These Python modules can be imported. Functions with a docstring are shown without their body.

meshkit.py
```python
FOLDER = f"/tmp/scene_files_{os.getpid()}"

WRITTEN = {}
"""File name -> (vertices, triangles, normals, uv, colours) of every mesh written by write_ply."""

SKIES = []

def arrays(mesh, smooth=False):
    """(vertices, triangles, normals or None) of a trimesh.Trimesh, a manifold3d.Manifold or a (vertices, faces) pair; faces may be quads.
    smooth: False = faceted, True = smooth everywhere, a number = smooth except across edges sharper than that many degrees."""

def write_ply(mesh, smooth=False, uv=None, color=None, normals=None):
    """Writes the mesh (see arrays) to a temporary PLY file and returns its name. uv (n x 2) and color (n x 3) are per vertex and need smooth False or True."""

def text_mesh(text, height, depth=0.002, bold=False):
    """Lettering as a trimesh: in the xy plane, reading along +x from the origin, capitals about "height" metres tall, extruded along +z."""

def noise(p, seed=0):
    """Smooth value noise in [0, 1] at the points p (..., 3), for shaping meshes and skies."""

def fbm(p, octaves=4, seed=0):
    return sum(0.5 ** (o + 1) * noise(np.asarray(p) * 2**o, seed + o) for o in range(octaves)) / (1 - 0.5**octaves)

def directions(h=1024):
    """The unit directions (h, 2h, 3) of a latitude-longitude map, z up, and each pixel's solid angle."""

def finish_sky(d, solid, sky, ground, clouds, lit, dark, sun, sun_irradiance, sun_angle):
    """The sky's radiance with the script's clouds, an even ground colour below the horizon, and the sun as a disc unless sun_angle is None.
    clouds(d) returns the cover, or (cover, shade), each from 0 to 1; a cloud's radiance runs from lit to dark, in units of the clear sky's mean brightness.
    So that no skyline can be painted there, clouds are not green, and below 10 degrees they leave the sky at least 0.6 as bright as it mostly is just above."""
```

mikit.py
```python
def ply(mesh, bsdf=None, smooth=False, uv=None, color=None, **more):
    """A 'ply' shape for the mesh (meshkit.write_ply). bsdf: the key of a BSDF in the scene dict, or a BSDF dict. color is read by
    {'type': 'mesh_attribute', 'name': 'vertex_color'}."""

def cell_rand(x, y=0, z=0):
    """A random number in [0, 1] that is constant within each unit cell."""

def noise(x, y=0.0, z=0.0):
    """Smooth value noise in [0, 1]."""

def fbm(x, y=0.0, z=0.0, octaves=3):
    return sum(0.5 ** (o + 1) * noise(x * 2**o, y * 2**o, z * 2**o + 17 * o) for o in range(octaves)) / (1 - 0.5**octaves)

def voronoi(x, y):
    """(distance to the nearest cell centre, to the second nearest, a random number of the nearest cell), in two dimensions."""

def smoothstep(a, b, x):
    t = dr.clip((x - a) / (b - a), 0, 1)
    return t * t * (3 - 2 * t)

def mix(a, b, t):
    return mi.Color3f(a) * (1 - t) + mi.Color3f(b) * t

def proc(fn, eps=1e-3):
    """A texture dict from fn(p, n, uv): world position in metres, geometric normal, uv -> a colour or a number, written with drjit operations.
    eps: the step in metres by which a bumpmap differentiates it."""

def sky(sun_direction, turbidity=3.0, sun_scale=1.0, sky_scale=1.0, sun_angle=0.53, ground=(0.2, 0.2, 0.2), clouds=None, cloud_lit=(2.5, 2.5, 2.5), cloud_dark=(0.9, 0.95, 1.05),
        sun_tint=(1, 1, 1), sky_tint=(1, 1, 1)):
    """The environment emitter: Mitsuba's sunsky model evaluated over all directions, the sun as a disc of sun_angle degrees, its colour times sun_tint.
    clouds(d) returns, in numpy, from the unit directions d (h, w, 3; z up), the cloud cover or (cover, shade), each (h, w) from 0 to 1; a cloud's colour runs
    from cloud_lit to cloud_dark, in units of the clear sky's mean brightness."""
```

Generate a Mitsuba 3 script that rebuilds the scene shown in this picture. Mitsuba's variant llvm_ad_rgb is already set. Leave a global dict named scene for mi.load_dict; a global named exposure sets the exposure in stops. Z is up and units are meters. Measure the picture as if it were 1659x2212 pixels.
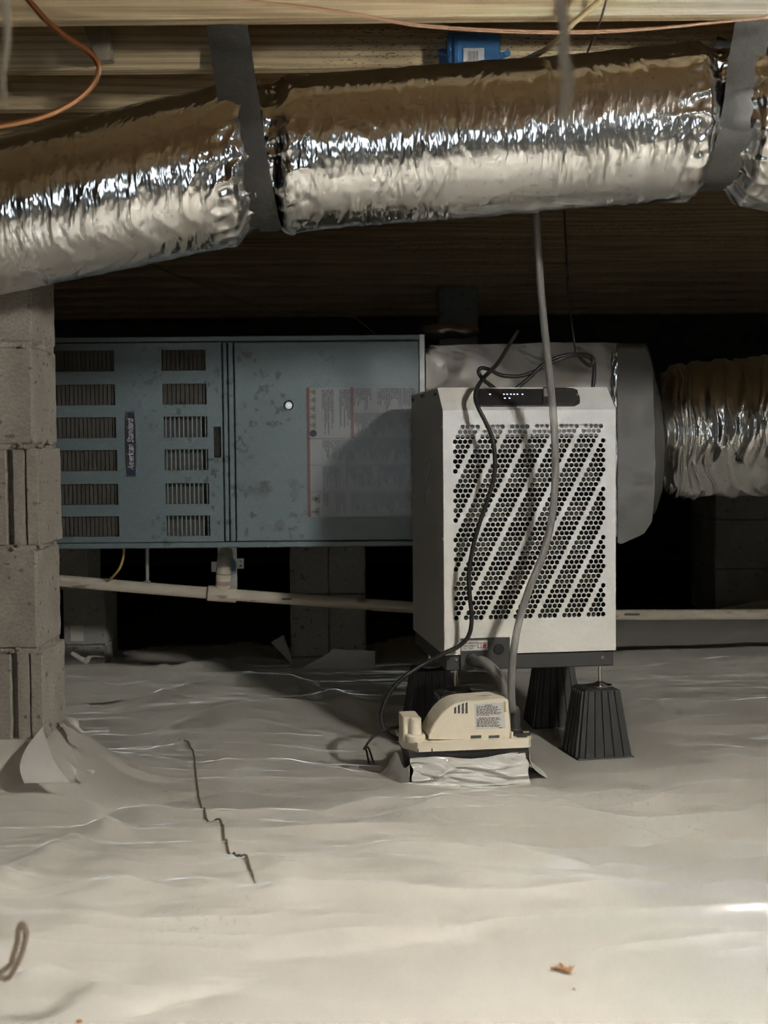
import math, numpy as np, trimesh, mitsuba as mi, drjit as dr
import mikit, meshkit
from mikit import noise, fbm, smoothstep, mix, cell_rand
from shapely.geometry import Polygon, box as sbox, Point
from shapely.ops import unary_union
T = mi.ScalarTransform4f
rng = np.random.default_rng(7)

# ------------------------------------------------------------------ camera, lights, exposure
JB0 = 1.437      # underside of the joists
F, CZ, PITCH, ROLL = 3000.0, 0.72, math.radians(2.98), math.radians(0.5)
exposure = 0.30
def cam_dir(a, b):
    x = a * math.cos(ROLL) + b * math.sin(ROLL)
    u = -a * math.sin(ROLL) + b * math.cos(ROLL)
    return np.array([x, math.cos(PITCH) + u * math.sin(PITCH), -math.sin(PITCH) + u * math.cos(PITCH)])
def P(px, py, y):
    "the point of the place at depth y that the photograph shows at (px, py)"
    d = cam_dir((px - 829.5) / F, (1106 - py) / F)
    return np.array([0, 0, CZ]) + d * y / d[1]
def G(px, py, z=0.0):
    d = cam_dir((px - 829.5) / F, (1106 - py) / F)
    return np.array([0, 0, CZ]) + d * (z - CZ) / d[2]
up = cam_dir(0, 1) - cam_dir(0, 0)
scene = {
    'camera': {'type': 'thinlens', 'fov': math.degrees(2 * math.atan(829.5 / F)), 'fov_axis': 'x', 'aperture_radius': 0.0045,
               'focus_distance': 3.02, 'near_clip': 0.05, 'far_clip': 60.0,
               'to_world': T().look_at(origin=[0, 0, CZ], target=(np.array([0, 0, CZ]) + cam_dir(0, 0)).tolist(), up=up.tolist())},
}
KEY_POS, KEY_L = np.array([0.95, 1.60, 1.33]), (1.0, 0.97, 0.90)
KEY_POWER, SHADE_R, SHADE_L = 790.0, 590.0, 720.0
# daylight of the yard outside the open access hatch behind the camera
scene['daylight'] = mikit.sky([0.2, 0.75, 0.6], turbidity=3.0, sun_scale=22.0, sky_scale=1.5, sun_angle=None, ground=(0.31, 0.43, 0.64), sky_tint=(1.0, 0.85, 0.7))
labels = {}

# ------------------------------------------------------------------ helpers
def put(key, mesh, m, smooth=False, label=None, cat=None, group=None, kind=None, xf=None, **more):
    if key in scene:
        n = 1
        while f'{key}_{n:03d}' in scene: n += 1
        key = f'{key}_{n:03d}'
    d = mesh if isinstance(mesh, dict) else mikit.ply(mesh, m, smooth, **more)
    if xf is not None: d = {**d, 'to_world': xf}
    scene[key] = d
    lab(key, label, cat, group, kind)
    return key
def lab(key, label=None, cat=None, group=None, kind=None):
    e = {k: v for k, v in dict(label=label, category=cat, group=group, kind=kind).items() if v}
    if e: labels[key] = {**labels.get(key, {}), **e}
def join(*ms): return trimesh.util.concatenate([m for m in ms])
def cbox(x0, x1, y0, y1, z0, z1, c=0.0):
    lo, hi = np.array([x0, y0, z0], float), np.array([x1, y1, z1], float)
    if c <= 0:
        m = trimesh.creation.box(extents=hi - lo); m.apply_translation((lo + hi) / 2); return m
    pts = []
    for s in np.ndindex(2, 2, 2):
        p = np.where(np.array(s) == 1, hi, lo); q = np.where(np.array(s) == 1, -c, c)
        for k in range(3):
            t = p + q; t[k] = p[k]; pts.append(t)
    return trimesh.convex.convex_hull(np.array(pts))
def spline(pts, n=12):
    p = np.asarray(pts, float)
    e = np.vstack([2 * p[0] - p[1], p, 2 * p[-1] - p[-2]]); out = []
    for i in range(1, len(e) - 2):
        t = np.linspace(0, 1, n, endpoint=False)[:, None]
        a, b, c, d = e[i - 1], e[i], e[i + 1], e[i + 2]
        out.append(0.5 * (2 * b + (c - a) * t + (2 * a - 5 * b + 4 * c - d) * t**2 + (3 * b - a - 3 * c + d) * t**3))
    return np.vstack(out + [p[-1:]])
def frames(c):
    t = np.gradient(c, axis=0); t /= np.linalg.norm(t, axis=1, keepdims=True)
    n = np.cross(t[0], [0, 0, 1.0]);
    if np.linalg.norm(n) < 0.1: n = np.cross(t[0], [0, 1.0, 0])
    N = []
    for k in range(len(c)):
        n = n - t[k] * (n @ t[k]); n = n / np.linalg.norm(n); N.append(n)
    N = np.array(N); return t, N, np.cross(t, N)
def tube(pts, r, k=10, n=12, caps=True, smooth_path=True):
    c = spline(pts, n) if smooth_path else np.asarray(pts, float)
    t, N, B = frames(c); r = np.atleast_1d(np.asarray(r, float))
    r = np.interp(np.linspace(0, 1, len(c)), np.linspace(0, 1, len(r)), r) if len(r) > 1 else np.full(len(c), r[0])
    a = np.arange(k) * 2 * np.pi / k
    v = (c[:, None] + r[:, None, None] * (np.cos(a)[None, :, None] * N[:, None] + np.sin(a)[None, :, None] * B[:, None])).reshape(-1, 3)
    i, j = np.meshgrid(np.arange(len(c) - 1), np.arange(k), indexing='ij')
    q = np.stack([i * k + j, i * k + (j + 1) % k, (i + 1) * k + (j + 1) % k, (i + 1) * k + j], -1).reshape(-1, 4)
    f = np.vstack([q[:, [0, 1, 2]], q[:, [0, 2, 3]]])
    if caps:
        m = len(v); v = np.vstack([v, c[:1], c[-1:]]); j = np.arange(k)
        f = np.vstack([f, np.stack([(j + 1) % k, j, j * 0 + m], 1), np.stack([m - k + j, m - k + (j + 1) % k, j * 0 + m + 1], 1)])
    mm = trimesh.Trimesh(v, f, process=False)
    if caps and mm.volume < 0: mm.invert()
    return mm
def grid(fn, us, vs):
    u, v = np.meshgrid(us, vs, indexing='ij'); p = fn(u, v)
    a, b = u.shape; i, j = np.meshgrid(np.arange(a - 1), np.arange(b - 1), indexing='ij'); w = i * b + j
    q = np.stack([w, w + b, w + b + 1, w + 1], -1).reshape(-1, 4)
    return trimesh.Trimesh(p.reshape(-1, 3), np.vstack([q[:, [0, 1, 2]], q[:, [0, 2, 3]]]), process=False)
def shell(m, th):
    "a thin sheet given thickness th along its normals"
    n = m.vertex_normals; k = len(m.vertices)
    v = np.vstack([m.vertices, m.vertices - n * th])
    e = m.edges_sorted; uq, c = np.unique(e, axis=0, return_counts=True); bd = set(map(tuple, uq[c == 1]))
    side = []
    for a, b in m.edges:
        if (min(a, b), max(a, b)) in bd: side += [[b, a, a + k], [b, a + k, b + k]]
    return trimesh.Trimesh(v, np.vstack([m.faces, m.faces[:, ::-1] + k, np.array(side).reshape(-1, 3)]), process=False)
def extr(poly, depth, z=0.0):
    gs = getattr(poly, 'geoms', [poly]); out = []
    for g in gs:
        if g.area > 1e-10: out.append(trimesh.creation.extrude_polygon(g, depth, engine='earcut'))
    m = trimesh.util.concatenate(out); m.apply_translation([0, 0, z]); return m
def frame_xf(m, o, ex, ey, ez):
    M = np.eye(4); M[:3, 0], M[:3, 1], M[:3, 2], M[:3, 3] = ex, ey, ez, o
    m = m.copy(); m.apply_transform(M)
    if np.linalg.det(M[:3, :3]) < 0: m.invert()
    return m
def front(m, y, flip=1):
    "a mesh drawn in xy (x right, y up, z towards the viewer) stood up at depth y, facing the camera"
    return frame_xf(m, [0, y, 0], [1, 0, 0], [0, 0, 1], [0, -1, 0])
def cyl(p0, p1, r, k=20): return tube([p0, p1], r, k=k, smooth_path=False)
def lathe(o, prof, axis=(0, 0, 1), k=28):
    m = trimesh.creation.revolve(np.array(prof, float), sections=k)
    return frame_xf(m, o, *basis(axis))
def basis(ax):
    ez = np.array(ax, float) / np.linalg.norm(ax); ex = np.cross([0, 1.0, 0.3], ez); ex /= np.linalg.norm(ex)
    return ex, np.cross(ez, ex), ez
def lump(m, amp, freq, seed=0):
    m = m.copy(); n = m.vertex_normals
    m.vertices = m.vertices + n * ((meshkit.fbm(m.vertices * freq, 3, seed) - 0.5) * 2 * amp)[:, None]; return m
def dice(m, size):
    v, f = trimesh.remesh.subdivide_to_size(m.vertices, m.faces, size); m = trimesh.Trimesh(v, f, process=False); m.merge_vertices(); return m

# ------------------------------------------------------------------ materials
def rgb(*c): return {'type': 'rgb', 'value': list(c)}
def mat(name, col, rough=0.5, metal=0.0, spec=0.5, bump=None, bscale=1.0, **more):
    b = {'type': 'principled', 'base_color': col if isinstance(col, dict) else rgb(*col), 'roughness': rough, 'metallic': metal, **more}
    if metal < 0.5 and 'specular' not in more: b['specular'] = spec
    if bump is not None: b = {'type': 'bumpmap', 'arbitrary': bump, 'scale': bscale, 'bsdf': b}
    scene[name] = {'type': 'twosided', 'bsdf': b}
    return name
def c3(r, g, b): return mi.Color3f(r, g, b)

def wood_fn(p, n, uv):
    k = dr.floor(p.y * 6.0)
    w = fbm(p.x * 0.9 + k * 3.1, p.y * 8, p.z * 8, 2) * 0.05
    rings = dr.sin((p.z + p.y * 0.6 + w * 1.1) * 430.0 + 9 * noise(p.x * 1.3, p.z * 30, k)) * 0.5 + 0.5
    fine = noise(p.x * 6, p.y * 300, p.z * 420)
    c = mix((0.58, 0.46, 0.285), (0.39, 0.285, 0.16), smoothstep(0.35, 0.95, rings) * 0.75)
    c = c * (0.8 + 0.35 * fine)
    spk = smoothstep(0.72, 0.84, noise(p.x * 150, p.y * 200, p.z * 330)) * smoothstep(0.40, 0.62, noise(p.x * 2.2, p.y * 3, p.z * 9 + 4)) * smoothstep(-0.25, 0.05, p.x)
    return c * (1 - 0.6 * spk)
mat('wood', mikit.proc(wood_fn), 0.7, spec=0.25)
mat('grey_wood', mikit.proc(lambda p, n, uv: mix((0.24, 0.215, 0.16), (0.17, 0.15, 0.11), noise(p.x * 150, p.y * 40, p.z * 12))), 0.8, spec=0.15)
mat('subfloor', mikit.proc(lambda p, n, uv: mix((0.34, 0.25, 0.14), (0.22, 0.15, 0.08), noise(p.x * 60, p.y * 60, 3))), 0.8, spec=0.2)
def conc(a, b):
    def fn(p, n, uv):
        t = fbm(p.x * 9, p.y * 9, p.z * 5, 3); s = noise(p.x * 240, p.y * 240, p.z * 240)
        c = mix(a, b, smoothstep(0.25, 0.75, t)) * (0.82 + 0.3 * s)
        pit = smoothstep(0.80, 0.86, noise(p.x * 75, p.y * 75, p.z * 75)); return c * (1 - 0.45 * pit)
    return fn
def conc_b(p, n, uv): return fbm(p.x * 130, p.y * 130, p.z * 130, 3) + 0.6 * noise(p.x * 40, p.y * 40, p.z * 40)
mat('concrete', mikit.proc(conc((0.235, 0.215, 0.185), (0.165, 0.15, 0.13))), 0.9, spec=0.15, bump=mikit.proc(conc_b, 6e-4), bscale=0.0022)
mat('concrete_grey', mikit.proc(conc((0.27, 0.27, 0.25), (0.20, 0.20, 0.185))), 0.9, spec=0.15)
mat('mortar', mikit.proc(conc((0.27, 0.245, 0.21), (0.20, 0.18, 0.155))), 0.95, spec=0.1)
def liner_fn(p, n, uv):
    t = fbm(p.x * 1.7, p.y * 1.7, 2.0, 3)
    c = mix((0.50, 0.478, 0.432), (0.44, 0.418, 0.372), smoothstep(0.3, 0.7, t))
    d = smoothstep(0.87, 0.90, noise(p.x * 190, p.y * 190, 5)) * smoothstep(0.62, 0.8, noise(p.x * 4, p.y * 4, 8))
    return c * (1 - 0.18 * d)
def liner_b(p, n, uv): return fbm(p.x * 14 + 2 * noise(p.x * 5, p.y * 5), p.y * 40, 0.5, 3)
mat('liner', mikit.proc(liner_fn), 0.31, spec=0.5, bump=mikit.proc(liner_b, 1.5e-3), bscale=0.0016)
mat('liner_white', (0.60, 0.585, 0.55), 0.17, spec=0.5)
def foil_fn(p, n, uv):
    t = fbm(p.x * 5, p.y * 5, p.z * 5, 3); sp = smoothstep(0.80, 0.88, noise(p.x * 150, p.y * 120, p.z * 120))
    rust = smoothstep(0.62, 0.78, fbm(p.x * 9 + 4, p.y * 9, p.z * 7, 2))
    c = mix((0.78, 0.785, 0.785), (0.66, 0.665, 0.66), t); c = mix(c, (0.62, 0.48, 0.30), rust * 0.18)
    return c * (1 - 0.22 * sp)
def foil_b(p, n, uv):
    w = noise(p.x * 18, p.y * 7, p.z * 7) * 2.5
    return fbm(p.x * 95 + w, p.y * 14, p.z * 14, 3) + 0.35 * noise(p.x * 260, p.y * 90, p.z * 90)
mat('foil', mikit.proc(foil_fn), 0.16, metal=1.0, bump=mikit.proc(foil_b, 5e-4), bscale=0.0026)
def foil_b2(p, n, uv): return fbm(p.x * 45, p.y * 45, p.z * 60, 3) + 0.10 * dr.sin((p.z * 0.9 + p.x * 0.35) * 420)
mat('foil_wrap', mikit.proc(lambda p, n, uv: mix((0.29, 0.27, 0.245), (0.22, 0.205, 0.185), fbm(p.x * 7, p.y * 7, p.z * 7, 2))), 0.42, metal=1.0, bump=mikit.proc(foil_b2, 8e-4), bscale=0.0010)
mat('foil_tape', (0.066, 0.065, 0.061), 0.42, metal=0.25)
def furn_fn(p, n, uv):
    sp = noise(p.x * 260, p.y * 260, p.z * 260)
    c = mix((0.096, 0.128, 0.142), (0.120, 0.156, 0.170), sp)
    a = smoothstep(0.50, 0.72, fbm(p.x * 26 + 3, p.y * 5, p.z * 22, 4)) * smoothstep(0.35, 0.6, noise(p.x * 11, 3, p.z * 11))
    loc = dr.exp(-(dr.square((p.x + 0.31) / 0.085) + dr.square((p.z - 0.60) / 0.13)))
    sm = smoothstep(0.58, 0.75, fbm(p.x * 70 + 9, p.y * 5, p.z * 55, 3)) * smoothstep(0.5, 0.7, noise(p.x * 14, p.z * 14, 2))
    c = c * (1 - 0.55 * a * loc) * (1 - 0.5 * sm * dr.exp(-dr.square((p.x + 0.40) / 0.25)))
    return mix(c, (0.10, 0.085, 0.06), 0.4 * a * loc)
mat('furnace_paint', mikit.proc(furn_fn), 0.42, metal=0.1, spec=0.5)
mat('furnace_dark', (0.055, 0.052, 0.044), 0.8, spec=0.2)
mat('slat_paint', (0.040, 0.039, 0.034), 0.7, spec=0.12)
mat('galvanised', mikit.proc(lambda p, n, uv: mix((0.50, 0.51, 0.50), (0.36, 0.37, 0.36), fbm(p.x * 60, p.y * 60, p.z * 60, 2))), 0.42, metal=0.8)
mat('chrome', (0.75, 0.73, 0.70), 0.18, metal=1.0)
mat('white_steel', mikit.proc(lambda p, n, uv: c3(0.74, 0.725, 0.675) * (0.97 + 0.06 * noise(p.x * 180, p.y * 180, p.z * 180))), 0.42, spec=0.4)
mat('grey_steel', mikit.proc(lambda p, n, uv: c3(0.25, 0.247, 0.24) * (0.85 + 0.3 * noise(p.x * 700, p.y * 700, p.z * 700))), 0.5, spec=0.4)
mat('black_steel', (0.022, 0.022, 0.022), 0.5, spec=0.4)
mat('black_gloss', (0.012, 0.012, 0.014), 0.22, spec=0.5)
mat('black_rubber', (0.010, 0.0095, 0.009), 0.38, spec=0.25)
mat('black_plastic', (0.016, 0.016, 0.0155), 0.5, spec=0.4)
mat('strap_black', mikit.proc(lambda p, n, uv: c3(0.019, 0.0185, 0.017) * (0.75 + 0.5 * noise(p.x * 300, p.y * 300, p.z * 300))), 0.5, spec=0.25)
mat('cream_plastic', (0.75, 0.675, 0.53), 0.36, spec=0.5)
mat('pvc', mikit.proc(lambda p, n, uv: mix(mix((0.76, 0.70, 0.59), (0.60, 0.53, 0.43), fbm(p.x * 30, p.y * 30, p.z * 90, 3)), (0.18, 0.10, 0.06), 0.7 * smoothstep(0.60, 0.72, fbm(p.x * 16 + 7, p.y * 20, p.z * 60, 3)))), 0.45, spec=0.4)
mat('print_dark', (0.05, 0.05, 0.05), 0.6, spec=0.2)
mat('print_white', (0.80, 0.80, 0.78), 0.4)
mat('print_blue', (0.010, 0.014, 0.034), 0.4)
mat('print_red', (0.45, 0.04, 0.04), 0.5)
mat('print_maroon', (0.085, 0.026, 0.022), 0.5)
mat('print_yellow', (0.20, 0.185, 0.11), 0.5)
mat('logo_lilac', (0.34, 0.33, 0.44), 0.4)
mat('sticker', (0.58, 0.56, 0.53), 0.45)
mat('sticker_grey', (0.26, 0.25, 0.24), 0.45)
mat('copper', (0.75, 0.36, 0.18), 0.28, metal=1.0)
mat('m_copper_wire', (0.72, 0.45, 0.30), 0.35, metal=0.8)
mat('m_tan_cable', (0.42, 0.32, 0.17), 0.5)
mat('m_yellow_wire', (0.45, 0.33, 0.10), 0.5)
mat('m_dark_wire', (0.035, 0.022, 0.015), 0.5)
mat('m_grey_wire', (0.16, 0.15, 0.14), 0.5)
mat('blue_plastic', (0.035, 0.13, 0.30), 0.4)
mat('blue_primer', (0.06, 0.16, 0.28), 0.5)
mat('m_dry_leaf', mikit.proc(lambda p, n, uv: mix((0.33, 0.17, 0.07), (0.20, 0.09, 0.035), noise(p.x * 180, p.y * 180, 1))), 0.7)
mat('fibre', (0.62, 0.55, 0.44), 0.9, spec=0.1)
mat('brown_cable', (0.085, 0.062, 0.04), 0.5)
mat('shade_tin', (0.6, 0.6, 0.58), 0.5, spec=0.3)
mat('lamp_body', (0.08, 0.08, 0.08), 0.5)
mat('shade_floor', mikit.proc(lambda p, n, uv: mix((0.045, 0.036, 0.027), (0.025, 0.02, 0.015), fbm(p.x * 20, p.y * 20, 1, 3))), 0.95, spec=0.05)  # near-black colour that stands for shade on the far floor
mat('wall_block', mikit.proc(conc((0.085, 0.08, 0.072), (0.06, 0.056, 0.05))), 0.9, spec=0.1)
scene['clear_vinyl'] = {'type': 'blendbsdf', 'weight': 0.17, 'a': {'type': 'dielectric', 'int_ior': 1.45}, 'b': {'type': 'twosided', 'bsdf': {'type': 'roughplastic', 'diffuse_reflectance': rgb(0.55, 0.53, 0.49), 'alpha': 0.10}}}

# ------------------------------------------------------------------ lamps (all outside the frame, the two cone shade lamps are added)
def quad_light(c, d, w, h, col, power):
    d = np.array(d, float) / np.linalg.norm(d); ex = np.cross(d, [0, 0, 1.0]); ex /= np.linalg.norm(ex); ey = np.cross(ex, d)
    L = power
    m = extr(sbox(-w / 2, -h / 2, w / 2, h / 2), 0.002)
    m = frame_xf(m, c, ex, ey, -d if np.dot(np.cross(ex, ey), d) < 0 else d)
    return m, ex, ey, d
# 1: LED work light on a stand, to the right of the camera
aim = np.array([-0.60, 0.75, -1.10])
m, ex, ey, d = quad_light(KEY_POS, aim, 0.13, 0.10, KEY_L, KEY_POWER)
put('work_light__panel', {**mikit.ply(m, None), 'emitter': {'type': 'area', 'radiance': rgb(*(np.array(KEY_L) * KEY_POWER))}}, None)
hs = cbox(-0.08, 0.08, -0.065, 0.065, -0.055, -0.002, 0.008)
put('work_light__housing', frame_xf(hs, KEY_POS, ex, np.cross(d, ex), d), 'lamp_body')
put('work_light__clamp', join(cyl(KEY_POS - d * 0.05, KEY_POS - d * 0.05 + [0.02, -0.06, 0.06], 0.008), cbox(KEY_POS[0] + 0.04, KEY_POS[0] + 0.07, 1.40, 1.50, 1.425, 1.4365, 0.002)), 'lamp_body', 30)
lab('work_light', 'LED work light clamped under the joists right of the camera', 'work light')
# 2, 3: two added lamps, their cone shades keeping the light on the near floor, one to each side of the camera
for k, (b0, pw, side) in enumerate(((np.array([0.50, 1.08, 0.50]), SHADE_R, 'right'), (np.array([-0.50, 1.12, 0.54]), SHADE_L, 'left'))):
    nm = 'added_lamp' if k == 0 else f'added_lamp_{k:03d}'
    bm = trimesh.creation.icosphere(3, 0.030); bm.apply_translation(b0)
    put(nm + '__bulb', {**mikit.ply(bm, None, True), 'emitter': {'type': 'area', 'radiance': rgb(*(np.array([1.0, 0.955, 0.87]) * pw))}}, None)
    put(nm + '__shade', lathe(b0, [(0.022, 0.060), (0.045, 0.055), (0.118, -0.034), (0.120, -0.034), (0.047, 0.057), (0.022, 0.062), (0.022, 0.060)], k=40), 'shade_tin', 30)
    put(nm + '__socket', lathe(b0 + [0, 0, 0.029], [(0.0, 0.0), (0.018, 0.0), (0.022, 0.05), (0.010, 0.075), (0, 0.08)]), 'lamp_body', 30)
    put(nm + '__cord', cyl(b0 + [0, 0, 0.10], [b0[0], b0[1], JB0], 0.003, 8), 'lamp_body')
    lab(nm, f'added unseen lamp with a cone shade lighting the near floor, {side} of the camera', 'lamp')

# ------------------------------------------------------------------ the setting: floor liner, joists, subfloor, walls
SEAM = np.array([G(*q)[:2] for q in [(378, 1612), (415, 1630), (422, 1675), (430, 1730), (442, 1775), (465, 1808), (476, 1812), (484, 1850), (490, 1875), (512, 1912), (536, 1922), (552, 1955)]])
FOLDS = [   # (photo points, height mm, width mm): the folds one can follow on the liner
    ([(1144, 1950), (1300, 1928), (1420, 1902), (1560, 1872), (1700, 1848)], -9, 26), ([(760, 2010), (900, 1975), (1010, 1958), (1110, 1957), (1250, 1966), (1420, 1990), (1700, 2000)], 9, 45),
    ([(1100, 1792), (1240, 1800), (1400, 1794), (1700, 1788)], 9, 24), ([(1130, 1836), (1240, 1843), (1340, 1850), (1400, 1832), (1520, 1802)], -7, 20),
    ([(1130, 1742), (1200, 1728), (1250, 1722), (1320, 1716)], -7, 16), ([(830, 1882), (1000, 1873), (1150, 1882), (1300, 1870), (1450, 1835)], 7, 20),
    ([(1150, 1905), (1250, 1900), (1350, 1890)], -6, 14), ([(1000, 1770), (1150, 1768), (1300, 1782)], 7, 16), ([(830, 1800), (960, 1778), (1140, 1770)], 6, 18),
    ([(1420, 1745), (1520, 1725), (1659, 1712)], 8, 22), ([(1350, 1690), (1500, 1700), (1700, 1704)], -8, 20), ([(1480, 1640), (1560, 1660), (1700, 1668)], 9, 22), ([(1380, 1600), (1500, 1612), (1700, 1630)], -8, 22),
    ([(0, 1838), (125, 1832), (300, 1822), (465, 1812), (620, 1828), (840, 1850)], 4.5, 26), ([(60, 2104), (180, 2098), (300, 2092)], -7, 20), ([(30, 2128), (90, 2115), (160, 2104)], 7, 18), ([(200, 2012), (260, 2006), (320, 2003)], -6, 16),
    ([(260, 2195), (350, 2158), (450, 2136), (560, 2118)], -8, 24), ([(430, 1664), (520, 1656), (640, 1664), (830, 1698)], 8, 20), ([(440, 1724), (500, 1714), (620, 1722), (800, 1742)], -6, 18), ([(160, 1800), (260, 1760), (330, 1740), (430, 1722)], -8, 20),
    ([(480, 1912), (560, 1922), (660, 1938), (830, 1944)], 7, 18), ([(200, 1690), (300, 1692), (420, 1692)], -8, 20), ([(560, 1768), (700, 1776), (840, 1800)], -7, 18), ([(560, 1985), (700, 1978), (840, 1990)], 7, 24), ([(820, 2060), (1000, 2040), (1080, 2046)], -7, 24),
    ([(1340, 2060), (1500, 2052), (1700, 2062)], 7, 26), ([(500, 2075), (640, 2062), (760, 2070)], -6, 24), ([(300, 1640), (420, 1620), (560, 1628), (720, 1640)], 8, 22), ([(140, 1620), (260, 1612), (400, 1606)], -9, 24),
    ([(150, 1545), (300, 1528), (480, 1490), (600, 1486), (700, 1512), (800, 1560)], 16, 34), ([(280, 1590), (420, 1552), (560, 1524), (680, 1532), (780, 1562)], -13, 26), ([(400, 1592), (540, 1574), (640, 1590), (760, 1602)], 11, 24),
    ([(140, 1500), (260, 1490), (400, 1462), (560, 1440)], 14, 36), ([(160, 1472), (280, 1470), (420, 1440)], -12, 30), ([(1360, 1480), (1500, 1455), (1700, 1440)], 12, 34), ([(1360, 1530), (1500, 1540), (1700, 1530)], 12, 30), ([(1360, 1570), (1520, 1580), (1700, 1575)], -11, 26)]
FOLDS = [(spline(np.array([G(*q)[:2] for q in pts]), 6), a / 1000, w / 1000) for pts, a, w in FOLDS]
def fold_z(x, y):
    z = np.zeros_like(x)
    for c, a, w in FOLDS:
        m = (x > c[:, 0].min() - 4 * w) & (x < c[:, 0].max() + 4 * w) & (y > c[:, 1].min() - 4 * w) & (y < c[:, 1].max() + 4 * w)
        if not m.any(): continue
        q = np.stack([x[m], y[m]], -1); best = np.full(len(q), 9.0); tb = np.zeros(len(q))
        for i in range(len(c) - 1):
            e = c[i + 1] - c[i]; t = np.clip(((q - c[i]) @ e) / (e @ e), 0, 1); d = np.linalg.norm(q - c[i] - t[:, None] * e, axis=1)
            k = d < best; best = np.where(k, d, best); tb = np.where(k, (i + t) / (len(c) - 1), tb)
        z[m] += 2.2 * a * np.exp(-(np.sqrt(best ** 2 + (0.32 * w) ** 2) / w) ** 1.15) * np.sin(np.pi * np.clip(0.08 + 0.84 * tb, 0, 1)) ** 0.6
    return z
def ridge(n): return 1 - np.abs(2 * n - 1)
RIPPLES = [(G(px, py)[:2], wx, wy, am / 1000) for px, py, wx, wy, am in ((930, 1800, 0.05, 0.07, 1.3), (950, 1935, 0.05, 0.04, 1.4), (985, 2030, 0.04, 0.05, 1.5), (900, 1760, 0.04, 0.05, 1.1), (530, 1690, 0.04, 0.12, 1.1), (540, 1800, 0.03, 0.08, 0.9), (1080, 1845, 0.05, 0.05, 1.0), (1000, 1715, 0.06, 0.05, 1.2), (900, 2120, 0.05, 0.03, 0.9))]
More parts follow.
